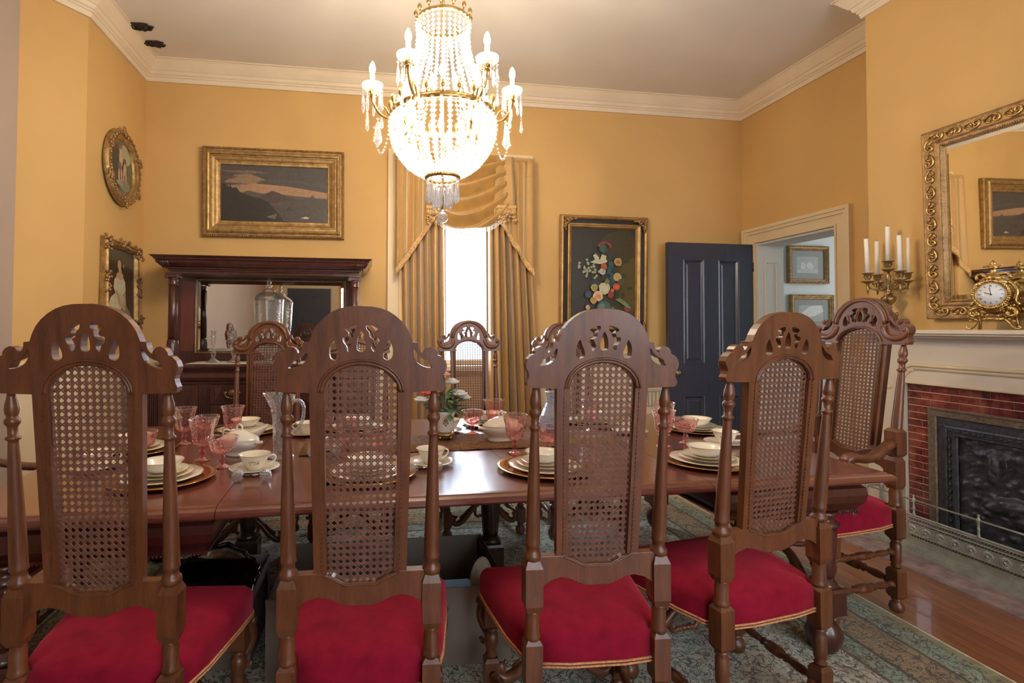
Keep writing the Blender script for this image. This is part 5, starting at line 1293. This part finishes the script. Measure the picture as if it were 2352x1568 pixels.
def mk_cup():
    t = thing('teacup', '', 'cup')
    b = MB().lathe([(0, .004), (.026, .003), (.027, 0), (.030, .0), (.031, .006), (.042, .020), (.052, .042), (.062, .060), (.0655, .064), (.064, .065), (.059, .059), (.049, .042), (.039, .021), (.028, .009), (0, .008)], 32, cap=False)
    obj('cup_body', b, M['china'], t)
    p = smooth2([(.054, 0, .050), (.074, 0, .056), (.086, 0, .046), (.080, 0, .030), (.060, 0, .018), (.042, 0, .018)], 2, False)
    obj('handle', MB().tube(p, .0042, 8), M['china'], t); obj('gold_rim', MB().tube([(.0652*cos(2*pi*i/40), .0652*sin(2*pi*i/40), .0648) for i in range(40)], .0010, 5, closed=True), M['chinadec'], t)
    b = MB(); rq = random.Random(6)
    for i in range(16): a = -pi/2+rq.uniform(-.45, .45); z = rq.uniform(.025, .045); r = .0425+(z-.02)*.5; b.sphere((r*cos(a), r*sin(a), z), (.003, .002, .002), 5, 4)
    obj('flower_sprig', b, M['chinadec'], t); return t
def mk_saucer():
    return obj('saucer', MB().lathe([(0, .001), (.035, .001), (.037, 0), (.042, .002), (.075, .010), (.102, .017), (.101, .0185), (.075, .013), (.042, .006), (0, .005)], 40, cap=False), M['china'])
def fluted(prof, n=40, k=9, amp=.06, twist=2.2):
    b = MB(); v = []; H = prof[-1][1]
    for r, z in prof:
        for i in range(n): a = 2*pi*i/n; q = r*(1+amp*cos(k*a+twist*10*z)*(1 if .035 < z < H*.93 else 0)); v.append((q*cos(a), q*sin(a), z))
    f = [(j*n+i, j*n+(i+1) % n, (j+1)*n+(i+1) % n, (j+1)*n+i) for j in range(len(prof)-1) for i in range(n)]
    return b.add(v, f, 0, True)
def glassware(name, kind):
    t = thing(name, '', 'glass')
    if kind == 'goblet':
        stem = [(0, .003), (.030, .003), (.036, .0), (.037, .002), (.022, .009), (.010, .016), (.0085, .024), (.0125, .034), (.0125, .044), (.0085, .052), (.010, .062)]
        bowl = [(.008, .060), (.022, .066), (.036, .078), (.041, .092), (.042, .105), (.043, .120), (.046, .140), (.051, .160), (.057, .178), (.060, .185)]
    else:
        stem = [(0, .003), (.030, .003), (.036, .0), (.037, .002), (.020, .008), (.009, .014), (.0085, .022), (.0135, .032), (.0135, .040), (.0085, .048), (.011, .056)]
        bowl = [(.008, .055), (.024, .059), (.038, .067), (.047, .079), (.051, .092), (.054, .106), (.059, .120), (.063, .130)]
    obj('stem', MB().lathe(stem, 20, cap=False), M['pink'], t, fix=False); obj('bowl', fluted(bowl), M['pink'], t, fix=False)
    r, z = bowl[-1]; obj('rim', MB().tube([(r*cos(2*pi*i/36), r*sin(2*pi*i/36), z) for i in range(36)], .0012, 5, closed=True), M['clear'], t, fix=False); return t
P_ = {'charger': mk_charger(), 'dinner': mk_plate('dinner_plate', .150), 'salad': mk_plate('salad_plate', .118), 'bread': mk_plate('bread_plate', .098), 'bowl': mk_bowl()}
SETT = [((-.80, 2.21), 'at the near left place', 'near'), ((.00, 2.17), 'behind the second near chair from the left', 'near'), ((.745, 2.16), 'at the near place below the flower painting', 'near'), ((1.505, 2.17), 'at the near right place beside the dark door', 'near'),
        ((-.69, 3.14), 'at the far place before the sideboard', 'far'), ((-.06, 3.16), 'at the far place right of the sideboard', 'far'), ((.78, 3.20), 'at the far place in front of the window', 'far'), ((1.42, 3.19), 'at the far place below the flower painting', 'far'), ((1.93, 2.86), 'at the fireplace end of the table', 'far'), ((-1.12, 2.74), 'at the left end of the table', 'far')]
first = {}
def put(kind, label, cat, group, x, y, z, rz=0):
    o = P_[kind]
    if kind not in first:
        first[kind] = 1; o.location = (x, y, z); o.rotation_euler.z = rz; tag(o, label, cat, group); return o
    r = dup(o, label, (x, y, z), rz); return r
for (x, y), where, side in SETT:
    z = TZ+.0006
    put('charger', 'gold charger plate '+where, 'plate', 'gold chargers', x, y, z); z += .0045
    put('dinner', 'large ivory plate with a gold edge '+where, 'plate', 'dinner plates', x, y, z+.0015, x); z += .0115
    put('salad', 'middle ivory plate of the stack '+where, 'plate', 'salad plates', x, y, z, x*2); z += .0095
    put('bread', 'small topmost ivory plate of the stack '+where, 'plate', 'bread plates', x, y, z, x*3); z += .0075
    put('bowl', 'ivory bowl on the plates '+where, 'bowl', 'china bowls', x, y, z, x)
P_['cup'] = mk_cup(); P_['saucer'] = mk_saucer()
for x, y, rz, w_ in ((-.468, 2.30, .2, 'near the crystal knife rest between the two left near chairs'), (.278, 2.305, .3, 'beside the near charger, below the flower pot'), (.47, 3.02, 2.2, 'behind the flower pot'), (-.335, 3.02, 2.9, 'right of the tall glass pitcher'), (1.845, 2.50, -.6, 'between the two right hand places'), (-1.13, 2.42, .4, 'at the left end of the table'), (1.50, 2.85, 2.0, 'on the far side, right of the cut glass decanter')):
    put('saucer', 'ivory saucer '+w_, 'saucer', 'saucers', x, y, TZ+.0006); put('cup', 'ivory teacup '+w_, 'cup', 'teacups', x, y, TZ+.0062, rz)
P_['goblet'] = glassware('goblet', 'goblet'); P_['sherbet'] = glassware('sherbet_glass', 'sherbet')
for (x, y), w_ in zip([(-.736, 2.50), (-.70, 2.885), (-.93, 2.86), (.72, 2.96), (.70, 2.45), (1.50, 2.50), (1.66, 2.76), (-.09, 2.50), (1.30, 2.93)],
                      ['behind the near left bowl', 'in front of the far chair before the sideboard', 'at the far left, behind two other pink glasses', 'behind the covered dish, before the curtain', 'right of the covered dish on the runner', 'behind the near right bowls, larger in view', 'just behind another goblet before the dark door', 'behind the plates of the near chair seen square from behind', 'at the far place below the flower painting']):
    put('goblet', 'tall pink pressed glass goblet '+w_, 'glass', 'pink goblets', x, y, TZ+.0006, x*5)
for (x, y), w_ in zip([(-1.00, 2.53), (-.84, 2.93), (-.615, 2.37), (.590, 2.93), (.855, 2.42), (1.655, 2.55), (.05, 2.42), (-.24, 2.92), (1.62, 3.02)],
                      ['at the left behind the near left chair post', 'left of the far goblet before the sideboard', 'beside the near left teacup', 'just right of the flower pot', 'beside the goblet in front of the decanter', 'among the right hand places, before the dark door', 'seen through the cane of the near chair square from behind', 'on the far side, right of the pitcher', 'on the far side near the dark door']):
    put('sherbet', 'low pink pressed glass sherbet '+w_, 'glass', 'pink sherbet glasses', x, y, TZ+.0006, x*5)
for g_ in ('stem', 'bowl'): pass
def knife_rest(name, label, x, y, rz, first_=None):
    t = thing('knife_rest', label, 'knife rest', (x, y, TZ+.0006), rz, 'crystal knife rests')
    for s in (-1, 1): obj('crystal_ball', MB().sphere((s*.052, 0, .0245), .0245, 10, 7, smooth=False), M['cut'], t, fix=False)
    obj('bar', MB().tube([(-.035, 0, .0245), (.035, 0, .0245)], .006, 8), M['silver'], t); return t
k0 = knife_rest('', 'crystal knife rest in front of the teacup between the two left near chairs', -.445, 2.135, 0)
dup(k0, 'crystal knife rest in front of the teacup below the flower pot', (.235, 2.16, TZ+.0006), .1); dup(k0, 'crystal knife rest left of the near chair seen square from behind', (-.20, 2.50, TZ+.0006), .2)
# glass pitcher
pt = thing('glass_pitcher', 'tall clear pressed glass pitcher with a handle on the table before the sideboard', 'pitcher', (-.395, 2.52, TZ+.0006), radians(5))
def lip(b): return b.warp(lambda x, y, z: (x-(.030*max(0, (z-.22)/.08) if x < -.03 else 0), y*(1-.25*max(0, (z-.24)/.06)) if x < 0 else y, z+(.014*max(0, (z-.24)/.06) if x < 0 else 0)))
obj('body', lip(fluted([(0, .004), (.050, .004), (.058, 0), (.058, .006), (.042, .014), (.036, .030), (.036, .06), (.038, .12), (.041, .18), (.047, .23), (.056, .265), (.062, .285)], 36, 9, .04, 0)), M['clear'], pt, fix=False)
obj('inner_wall', lip(MB().lathe([(0, .03), (.030, .032), (.034, .12), (.038, .18), (.044, .23), (.053, .265), (.061, .285)], 30, cap=False)), M['clear'], pt, fix=False)
for q in (0, .006): pass
obj('handle', MB().tube(smooth2([(.050, 0, .255), (.080, 0, .262), (.100, 0, .235), (.098, 0, .18), (.078, 0, .13), (.042, 0, .105)], 2, False), .0085, 10), M['cut'], pt, fix=False)
# cut glass decanter
dc = thing('glass_decanter', 'cut crystal decanter on the table before the far chair under the flower painting', 'decanter', (1.06, 2.94, TZ+.0006))
obj('body', MB().lathe([(0, .004), (.045, .004), (.052, 0), (.066, .020), (.072, .055), (.064, .095), (.044, .135), (.030, .17), (.026, .20), (.030, .22), (.038, .232), (.036, .234), (.022, .20), (.026, .17), (.060, .09), (.066, .055), (.05, .012), (0, .01)], 14, smooth=False, cap=False), M['cut'], dc, fix=False)
# vase of silk flowers
fv = thing('flower_pot', 'cream pot of silk flowers with a gold crest, standing on the tapestry runner', 'flower arrangement', (.41, 2.80, TZ+.006)); fv.scale = (1.12, 1.12, 1.06)
b = MB()
for i in range(4): a = pi/4+pi/2*i; b.sphere((.036*cos(a), .036*sin(a), .010), .010, 8, 6)
b.lathe([(.044, .018), (.050, .022), (.050, .030), (.040, .034)], 20); obj('stand', b, M['ormolu'], fv)
obj('pot', MB().lathe([(0, .036), (.036, .036), (.038, .040), (.048, .120), (.055, .134), (.056, .142), (.050, .142), (.046, .130), (0, .128)], 28, cap=False), M['china'], fv)
b = MB()
for (u, z) in ((0, .09), (-.010, .085), (.010, .085), (0, .075), (0, .104), (-.006, .097), (.006, .097)): b.sphere((u, -.0435-(z-.04)*.02, z), (.005, .003, .006), 6, 4)
obj('crest', b, M['goldflat'], fv)
rq = random.Random(12)
def leaf_(b, x, y, z, L, wd, az, el):
    T = Matrix.Translation((x, y, z)) @ Matrix.Rotation(az, 4, 'Z') @ Matrix.Rotation(-el, 4, 'Y')
    pts = [(0, 0), (.25, .6), (.5, 1), (.8, .6), (1, 0)]
    v = [T @ Vector((u*L, q*wd, -.25*L*u*u)) for u, q in pts]+[T @ Vector((u*L, -q*wd, -.25*L*u*u)) for u, q in pts[1:-1]]+[T @ Vector((u*L, 0, -.25*L*u*u-.004)) for u, q in pts[1:-1]]
    b.add(v, [(0, 1, 8), (1, 2, 9, 8), (2, 3, 10, 9), (3, 4, 10), (0, 8, 5), (5, 8, 9, 6), (6, 9, 10, 7), (7, 10, 4)], 0, True)
for k_ in range(3):
    b = MB()
    for i in range(42): a = rq.uniform(0, 2*pi); r = rq.uniform(.01, .11); leaf_(b, r*cos(a)*.6, r*sin(a)*.6, rq.uniform(.13, .24), rq.uniform(.04, .075), rq.uniform(.009, .016), a+rq.uniform(-.5, .5), rq.uniform(-.5, 1.0))
    obj('leaf_spray', b, M['leaf'], fv, fix=False)
def rose(x, y, z, R, mat, name):
    b = MB(); q = random.Random(int(x*1000))
    for lay, n, rr_, tilt in ((0, 7, 1.0, .2), (1, 6, .72, .7), (2, 5, .45, 1.1)):
        for i in range(n):
            a = 2*pi*i/n+lay*.4; cx, cy, cz_ = x+R*rr_*.55*cos(a), y+R*rr_*.55*sin(a), z+lay*R*.16
            T = Matrix.Translation((cx, cy, cz_)) @ Matrix.Rotation(a, 4, 'Z') @ Matrix.Rotation(-tilt, 4, 'Y'); b.sphere((0, 0, 0), (R*.48*rr_+R*.1, R*.46, R*.22), 8, 6, T=T)
    b.sphere((x, y, z+R*.3), R*.28, 8, 6); return obj(name, b, mat, fv)
rose(-.075, -.01, .235, .050, M['petalred'], 'coral_rose'); rose(.000, -.015, .325, .026, M['petalpink'], 'pink_bud'); rose(-.115, -.02, .20, .034, M['petalwhite'], 'white_blossom'); rose(.072, -.01, .225, .036, M['petalwhite'], 'white_blossom')
rose(.035, .0, .285, .034, M['petalwhite'], 'white_blossom'); rose(.098, .0, .205, .030, M['petalwhite'], 'white_blossom'); rose(-.03, .03, .27, .03, M['petalpink'], 'pink_blossom')
b = MB()
for p in ((-.075, -.01, .22), (0, -.015, .31), (.072, -.01, .21), (.035, 0, .27), (-.11, -.02, .19), (.095, 0, .195)): b.tube([(0, 0, .12), (p[0]*.5, p[1]*.5, p[2]*.6+.06), p], .0022, 5)
obj('stems', b, M['leaf'], fv)
# covered dishes and gravy boat
def covered(name, label, x, y, rz, s=1.0):
    t = thing(name, label, 'serving dish', (x, y, TZ+.0006+(.004 if abs(y-2.75) < .12 else 0)), rz); t.scale = (s, s, s)
    def q(b): return b.warp(lambda X, Y, Z: (X*1.28, Y*.95, Z))
    obj('dish_body', q(scal(.08, [(0, .008), (.045, .008), (.055, .004), (.062, 0), (.060, .008), (.050, .016), (.062, .028), (.080, .048), (.086, .066), (.080, .080), (.076, .082)], 48, 8, .05)), M['china'], t, fix=False)
    obj('lid', q(scal(.08, [(.084, .080), (.080, .086), (.068, .096), (.050, .108), (.030, .120), (.012, .126), (0, .127)], 48, 8, .03)), M['china'], t, fix=False)
    obj('lid_handle', MB().tube([(-.014, 0, .122), (-.018, 0, .142), (0, 0, .154), (.018, 0, .142), (.014, 0, .122)], .0055, 8), M['china'], t)
    for s_ in (-1, 1): obj('handle', MB().tube(smooth2([(s_*.095, -.018, .062), (s_*.126, -.014, .070), (s_*.132, 0, .066), (s_*.126, .014, .070), (s_*.095, .018, .062)], 1, False), .006, 8), M['china'], t)
    return t
covered('covered_dish', 'ivory covered vegetable dish with a looped lid handle standing on the tapestry runner', .71, 2.74, radians(12), 1.0)
covered('covered_dish', 'ivory covered dish behind the near left pink sherbet glass', -.60, 2.60, radians(-25), .92)
gb = thing('gravy_boat', 'ivory gravy boat with a high lip behind the near left glasses', 'gravy boat', (-.61, 2.785, TZ+.0006), radians(10))
b = MB(); prof = [(.040, 0), (.036, .006), (.022, .014), (.022, .022), (.038, .034), (.050, .050), (.054, .066), (.052, .075), (.049, .075), (.050, .062), (.044, .048), (.030, .032), (0, .028)]
v = []; n = 32
for r, z in prof:
    for i in range(n): a = 2*pi*i/n; k_ = max(0, z-.03)/.045; X = r*cos(a)*1.45+(k_*.030*max(0, cos(a))**2); v.append((X, r*sin(a)*.85*(1-.35*k_*max(0, cos(a))), z+k_*.030*max(0, cos(a))**2+k_*.010*max(0, -cos(a))))
b.add(v, [(j*n+i, j*n+(i+1) % n, (j+1)*n+(i+1) % n, (j+1)*n+i) for j in range(len(prof)-1) for i in range(n)], 0, True); obj('boat', b, M['china'], gb, fix=False)
obj('handle', MB().tube(smooth2([(-.070, 0, .074), (-.095, 0, .092), (-.112, 0, .070), (-.098, 0, .040), (-.055, 0, .036)], 2, False), .005, 8), M['china'], gb)

# ================================================================== on the mantel shelf
MZ = 1.3625
cx_, cy_ = XB-.105, 2.955
cb = thing('candelabrum', 'five light brass candelabrum on the left of the mantel shelf', 'candelabrum', (cx_, cy_, MZ), radians(25))
b = MB(); b.lathe([(.058, .010), (.060, .016), (.048, .024), (.040, .050), (.046, .075), (.036, .098), (.018, .112), (.012, .122)], 20)
for i in range(4):
    a = pi/4+pi/2*i; T = rotz(a); b.tube([T @ Vector(p) for p in smooth2([(.035, 0, .06), (.060, 0, .045), (.055, 0, .018), (.078, 0, .004), (.088, 0, .012)], 1, False)], .008, 7); b.sphere(tuple(T @ Vector((.045, 0, .10))), (.010, .010, .014), 6, 5)
obj('base', b, M['brass'], cb)
b = MB().lathe([(.010, .120), (.008, .135), (.020, .140), (.020, .145), (.012, .150), (.020, .165), (.036, .185), (.042, .200), (.040, .210), (.024, .222), (.014, .232), (.010, .245), (.018, .252), (.010, .262), (.008, .30), (.014, .31), (.010, .33), (.016, .345), (.008, .36), (.008, .375)], 18)
for s in (-1, 1): b.tube(smooth2([(s*.038, 0, .180), (s*.058, 0, .19), (s*.056, 0, .215), (s*.046, 0, .225), (s*.052, 0, .24)], 1, False), .005, 6)
obj('urn_stem', b, M['brass'], cb)
def socket(b, x, y, z):
    b.lathe([(.006, -.020), (.036, -.004), (.037, 0), (.010, .002), (.012, .010), (.022, .026), (.020, .044), (.033, .050), (.034, .053), (.016, .053)], 16, c=(x, y, z))
CAN = []
for i in range(4):
    a = radians(45+90*i); x, y = .118*cos(a), .118*sin(a); T = rotz(a); b = MB()
    b.tube([T @ Vector(p) for p in smooth2([(.0, 0, .285), (.03, 0, .262), (.065, 0, .258), (.100, 0, .268), (.118, 0, .300)], 2, False)], .0065, 7)
    b.tube([T @ Vector((.072+.018*(1-i_/14)*cos(t), 0, .290+.020*(1-i_/14)*sin(t))) for i_, t in enumerate([2.6*pi*k_/12 for k_ in range(13)])], .005, 6)
    b.tube([T @ Vector((.118, 0, .30)), T @ Vector((.118, 0, .255)), T @ Vector((.118, 0, .235))], [.009, .007, .002], 6); socket(b, x, y, .318)
    obj('branch', b, M['brass'], cb); CAN.append((x, y, .362, .235))
b = MB(); socket(b, 0, 0, .395); obj('centre_socket', b, M['brass'], cb); CAN.append((0, 0, .440, .235))
labs = ['ivory candle just left of the tall central one in the brass candelabrum', 'leftmost ivory candle in the brass candelabrum, leaning slightly', 'ivory candle just right of the tall central one in the brass candelabrum', 'rightmost ivory candle in the brass candelabrum', 'tallest ivory candle, in the centre of the brass candelabrum']
for (x, y, z, L), lab, lean in zip(CAN, labs, ((.01, -.01), (.02, -.055), (0, -.01), (0, .01), (0, 0))):
    p = cb.matrix_basis @ Vector((0, 0, 0)); c_, s_ = cos(radians(25)), sin(radians(25))
    t = thing('candle', lab, 'candle', (cx_+x*c_-y*s_, cy_+x*s_+y*c_, MZ+z), 0, 'candles in the candelabrum'); t.rotation_euler = (lean[0], lean[1], 0)
    obj('wax', MB().lathe([(.0125, 0), (.0125, L-.004), (.010, L), (0, L-.001)], 16), M['wax'], t); obj('wick', MB().tube([(0, 0, L-.002), (.001, 0, L+.006), (.003, 0, L+.011)], .0012, 5), M['wick'], t)

ck = thing('mantel_clock', 'ornate gilt mantel clock with a round white dial on the mantel shelf', 'clock', (XB-.125, 2.36, MZ), radians(-74)); ck.scale = (.77, .77, .77)
b = MB().lathe([(.085, 0), (.092, .02), (.092, .07), (.085, .085)], 28, T=tr(0, .045, .248) @ Matrix.Rotation(pi/2, 4, 'X'))
b.sphere((0, 0, .33), (.075, .050, .05), 14, 8); b.sphere((0, 0, .165), (.085, .048, .055), 14, 8); b.lathe([(.05, .35), (.055, .365), (.035, .385), (.020, .40), (.016, .43), (.030, .44), (.012, .45), (.018, .465), (.010, .48), (0, .492)], 14)
rq = random.Random(31)
for i in range(40):
    a = 2*pi*i/40; b.sphere((.094*cos(a), -.050, .248+.094*sin(a)), (.011, .009, .009+.004*(i % 3)), 6, 4)
for s in (-1, 1):
    b.tube(smooth2([(s*.05, -.02, .16), (s*.11, -.03, .15), (s*.125, -.03, .11), (s*.09, -.03, .09), (s*.07, -.03, .115), (s*.085, -.03, .125)], 2, False), [.016-.0006*i for i in range(18)][:len(smooth2([(0, 0, 0)]*6, 2, False))] if False else .012, 8)
    b.tube(smooth2([(s*.04, -.02, .09), (s*.08, -.03, .06), (s*.10, -.03, .02), (s*.125, -.03, .004), (s*.140, -.03, .016), (s*.128, -.03, .028)], 2, False), .009, 8)
    b.tube(smooth2([(s*.07, .0, .34), (s*.10, 0, .31), (s*.12, 0, .26), (s*.10, 0, .20), (s*.13, 0, .17)], 2, False), .011, 8)
    b.tube(smooth2([(s*.02, -.01, .37), (s*.06, -.01, .40), (s*.09, -.01, .38), (s*.08, -.01, .355)], 2, False), .009, 8)
    for i in range(22): b.sphere((s*rq.uniform(.02, .11), rq.uniform(-.05, .0), rq.uniform(.06, .17)), (.012, .010, .010), 6, 4)
    b.tube([(s*.09, .05, .10), (s*.10, .06, .004)], .010, 7)
for i in range(30): a = rq.uniform(0, 2*pi); b.sphere((.06*cos(a), -.02+.02*sin(a)*0, .35+rq.uniform(-.03, .05)), (.012, .010, .009), 6, 4)
b.tube([(-.05, -.01, .445), (-.02, -.01, .452), (.03, -.01, .446), (.05, -.01, .455)], .006, 6); b.lathe([(.055, .06), (.075, .075), (.060, .09)], 18)
obj('case', b, M['ormolu'], ck)
b = MB().lathe([(.076, 0), (.080, .006), (.084, .004), (.086, -.004)], 32, T=tr(0, -.049, .248) @ Matrix.Rotation(pi/2, 4, 'X'), cap=False); obj('bezel', b, M['goldflat'], ck)
obj('dial', MB().lathe([(.0, 0), (.077, 0), (.077, .003), (0, .003)], 32, T=tr(0, -.047, .248) @ Matrix.Rotation(pi/2, 4, 'X'), cap=False), M['dial'], ck)
b = MB()
def numeral(b, txt, a):
    """roman numeral made of strokes"""
    T = tr(.060*sin(a), -.0508, .248+.060*cos(a)) @ Matrix.Rotation(-a, 4, 'Y').inverted() if False else tr(.060*sin(a), -.0508, .248+.060*cos(a)) @ Matrix.Rotation(a, 4, 'Y')
    w_ = {'I': .0034, 'V': .0065, 'X': .0065}; tot = sum(w_[c] for c in txt); x = -tot/2; h = .0065
    for c in txt:
        m = x+w_[c]/2
        seg = {'I': [((m, -h), (m, h))], 'V': [((m-.0026, h), (m, -h)), ((m, -h), (m+.0026, h))], 'X': [((m-.0026, h), (m+.0026, -h)), ((m-.0026, -h), (m+.0026, h))]}[c]
        for p, q in seg: b.tube([T @ Vector((p[0], 0, p[1])), T @ Vector((q[0], 0, q[1]))], .0007, 4)
        x += w_[c]
for i, s_ in enumerate(['XII', 'I', 'II', 'III', 'IIII', 'V', 'VI', 'VII', 'VIII', 'IX', 'X', 'XI']): numeral(b, s_, radians(30*i))
obj('numerals', b, M['wick'], ck, fix=False)
b = MB()
for a, L, r in ((radians(-68), .036, .0022), (radians(-6), .050, .0016)): b.tube([(-.008*sin(a), -.0525, .248-.008*cos(a)), (L*sin(a), -.0525, .248+L*cos(a))], r, 5)
b.sphere((0, -.0525, .248), .004, 8, 5); obj('hands', b, M['wick'], ck)

# ================================================================== boxes and their contents under the table
def carton(name, label, x0, x1, y0, y1, h, t=.006, flaps=(), cat='box'):
    c = thing(name, label, cat, ((x0+x1)/2, (y0+y1)/2, .0095)); w_, d_ = (x1-x0)/2, (y1-y0)/2
    b = MB(); b.box(-w_, w_, -d_, d_, 0, t)
    for a in ((-w_, w_, -d_, -d_+t), (-w_, w_, d_-t, d_), (-w_, -w_+t, -d_+t, d_-t), (w_-t, w_, -d_+t, d_-t)): b.box(*a, t, h)
    obj('box_body', b, M['card'], c, fix=False)
    for side, ang, L in flaps:
        b = MB(); T = {'L': tr(-w_, 0, h) @ Matrix.Rotation(-ang, 4, 'Y'), 'R': tr(w_, 0, h) @ Matrix.Rotation(ang, 4, 'Y')}.get(side)
        if side in 'LR': b.box(-t if side == 'L' else 0, 0 if side == 'L' else t, -d_, d_, 0, L, T=T)
        else:
            s = -1 if side == 'F' else 1; T = tr(0, s*d_, h) @ Matrix.Rotation(-s*ang, 4, 'X'); b.box(-w_, w_, 0 if s > 0 else -t, t if s > 0 else 0, 0, L, T=T)
        obj('flap', b, M['card'], c, fix=False)
    return c
carton('cardboard_box', 'open cardboard box under the table holding tarnished silver trays', -.87, -.455, 2.20, 2.62, .27)
carton('cardboard_box', 'wide open cardboard box on the floor between the two middle near chairs', -.38, .585, 2.10, 2.68, .285, flaps=(('F', radians(12), .03),))
def tray(R, k=14):
    b = scal(R, [(0, .004), (R*.62, .004), (R*.68, .012), (R*.86, .018), (R, .024), (R*.985, .028), (R*.84, .022), (R*.66, .016), (R*.60, .008), (0, .008)], 56, k, .05)
    P = [(R*cos(a)*(1+.03*cos(k*a)), R*sin(a)*(1+.03*cos(k*a)), .027) for a in [2*pi*i/70 for i in range(70)]]; b.tube(P, .006, 6, closed=True); return b
o = obj('silver_tray', tray(.17), M['silver'], fix=False, loc=(-.655, 2.46, .215)); o.rotation_euler = (radians(62), 0, radians(6)); tag(o, 'round tarnished silver tray leaning upright in the left cardboard box', 'tray', 'silver trays')
o = obj('serving_tray', tray(.175, 18), M['silver'], fix=False, loc=(-.640, 2.375, .285)); o.rotation_euler = (radians(7), radians(5), 0); tag(o, 'ornate silver tray lying flat across the top of the left cardboard box', 'tray', 'silver trays')
dm = thing('silver_dish_cover', 'domed tarnished silver dish cover in the left cardboard box', 'dish cover', (-.67, 2.40, .13)); obj('dome', MB().lathe([(.125, .04), (.130, .05), (.115, .085), (.08, .12), (.03, .135), (0, .137)], 28, cap=False), M['silver'], dm)
# contents of the wide box
o = obj('plastic_tub', MB().lathe([(0, 0), (.10, 0), (.125, .17), (.135, .175), (.137, .185), (.122, .18), (.098, .008), (0, .008)], 28, cap=False), M['plastic'], loc=(-.215, 2.38, .018)); tag(o, 'round pale blue plastic tub standing in the wide cardboard box', 'tub')
o = obj('plastic_tray', MB().box(-.12, .12, -.055, .055, 0, .02).box(-.112, .112, -.047, .047, .02, .026), M['bluebin'], fix=False, bevel=.004, loc=(.32, 2.185, .262)); tag(o, 'bright blue plastic tray lying across the front of the wide cardboard box', 'tray')
tag(obj('storage_bin', MB().box(-.14, .14, -.07, .07, 0, .235), M['bluebin'], fix=False, bevel=.006, loc=(.32, 2.19, .018)), 'dark blue bin inside the wide cardboard box', 'bin')
o = obj('wooden_platter', MB().lathe([(0, 0), (.10, 0), (.105, .006), (.10, .012), (0, .012)], 30), M['linen'], loc=(.500, 2.30, .225)); o.rotation_euler = (radians(90), 0, radians(25)); o.scale = (.62, 1.18, 1); tag(o, 'oval pale platter standing on edge in the wide cardboard box', 'platter')
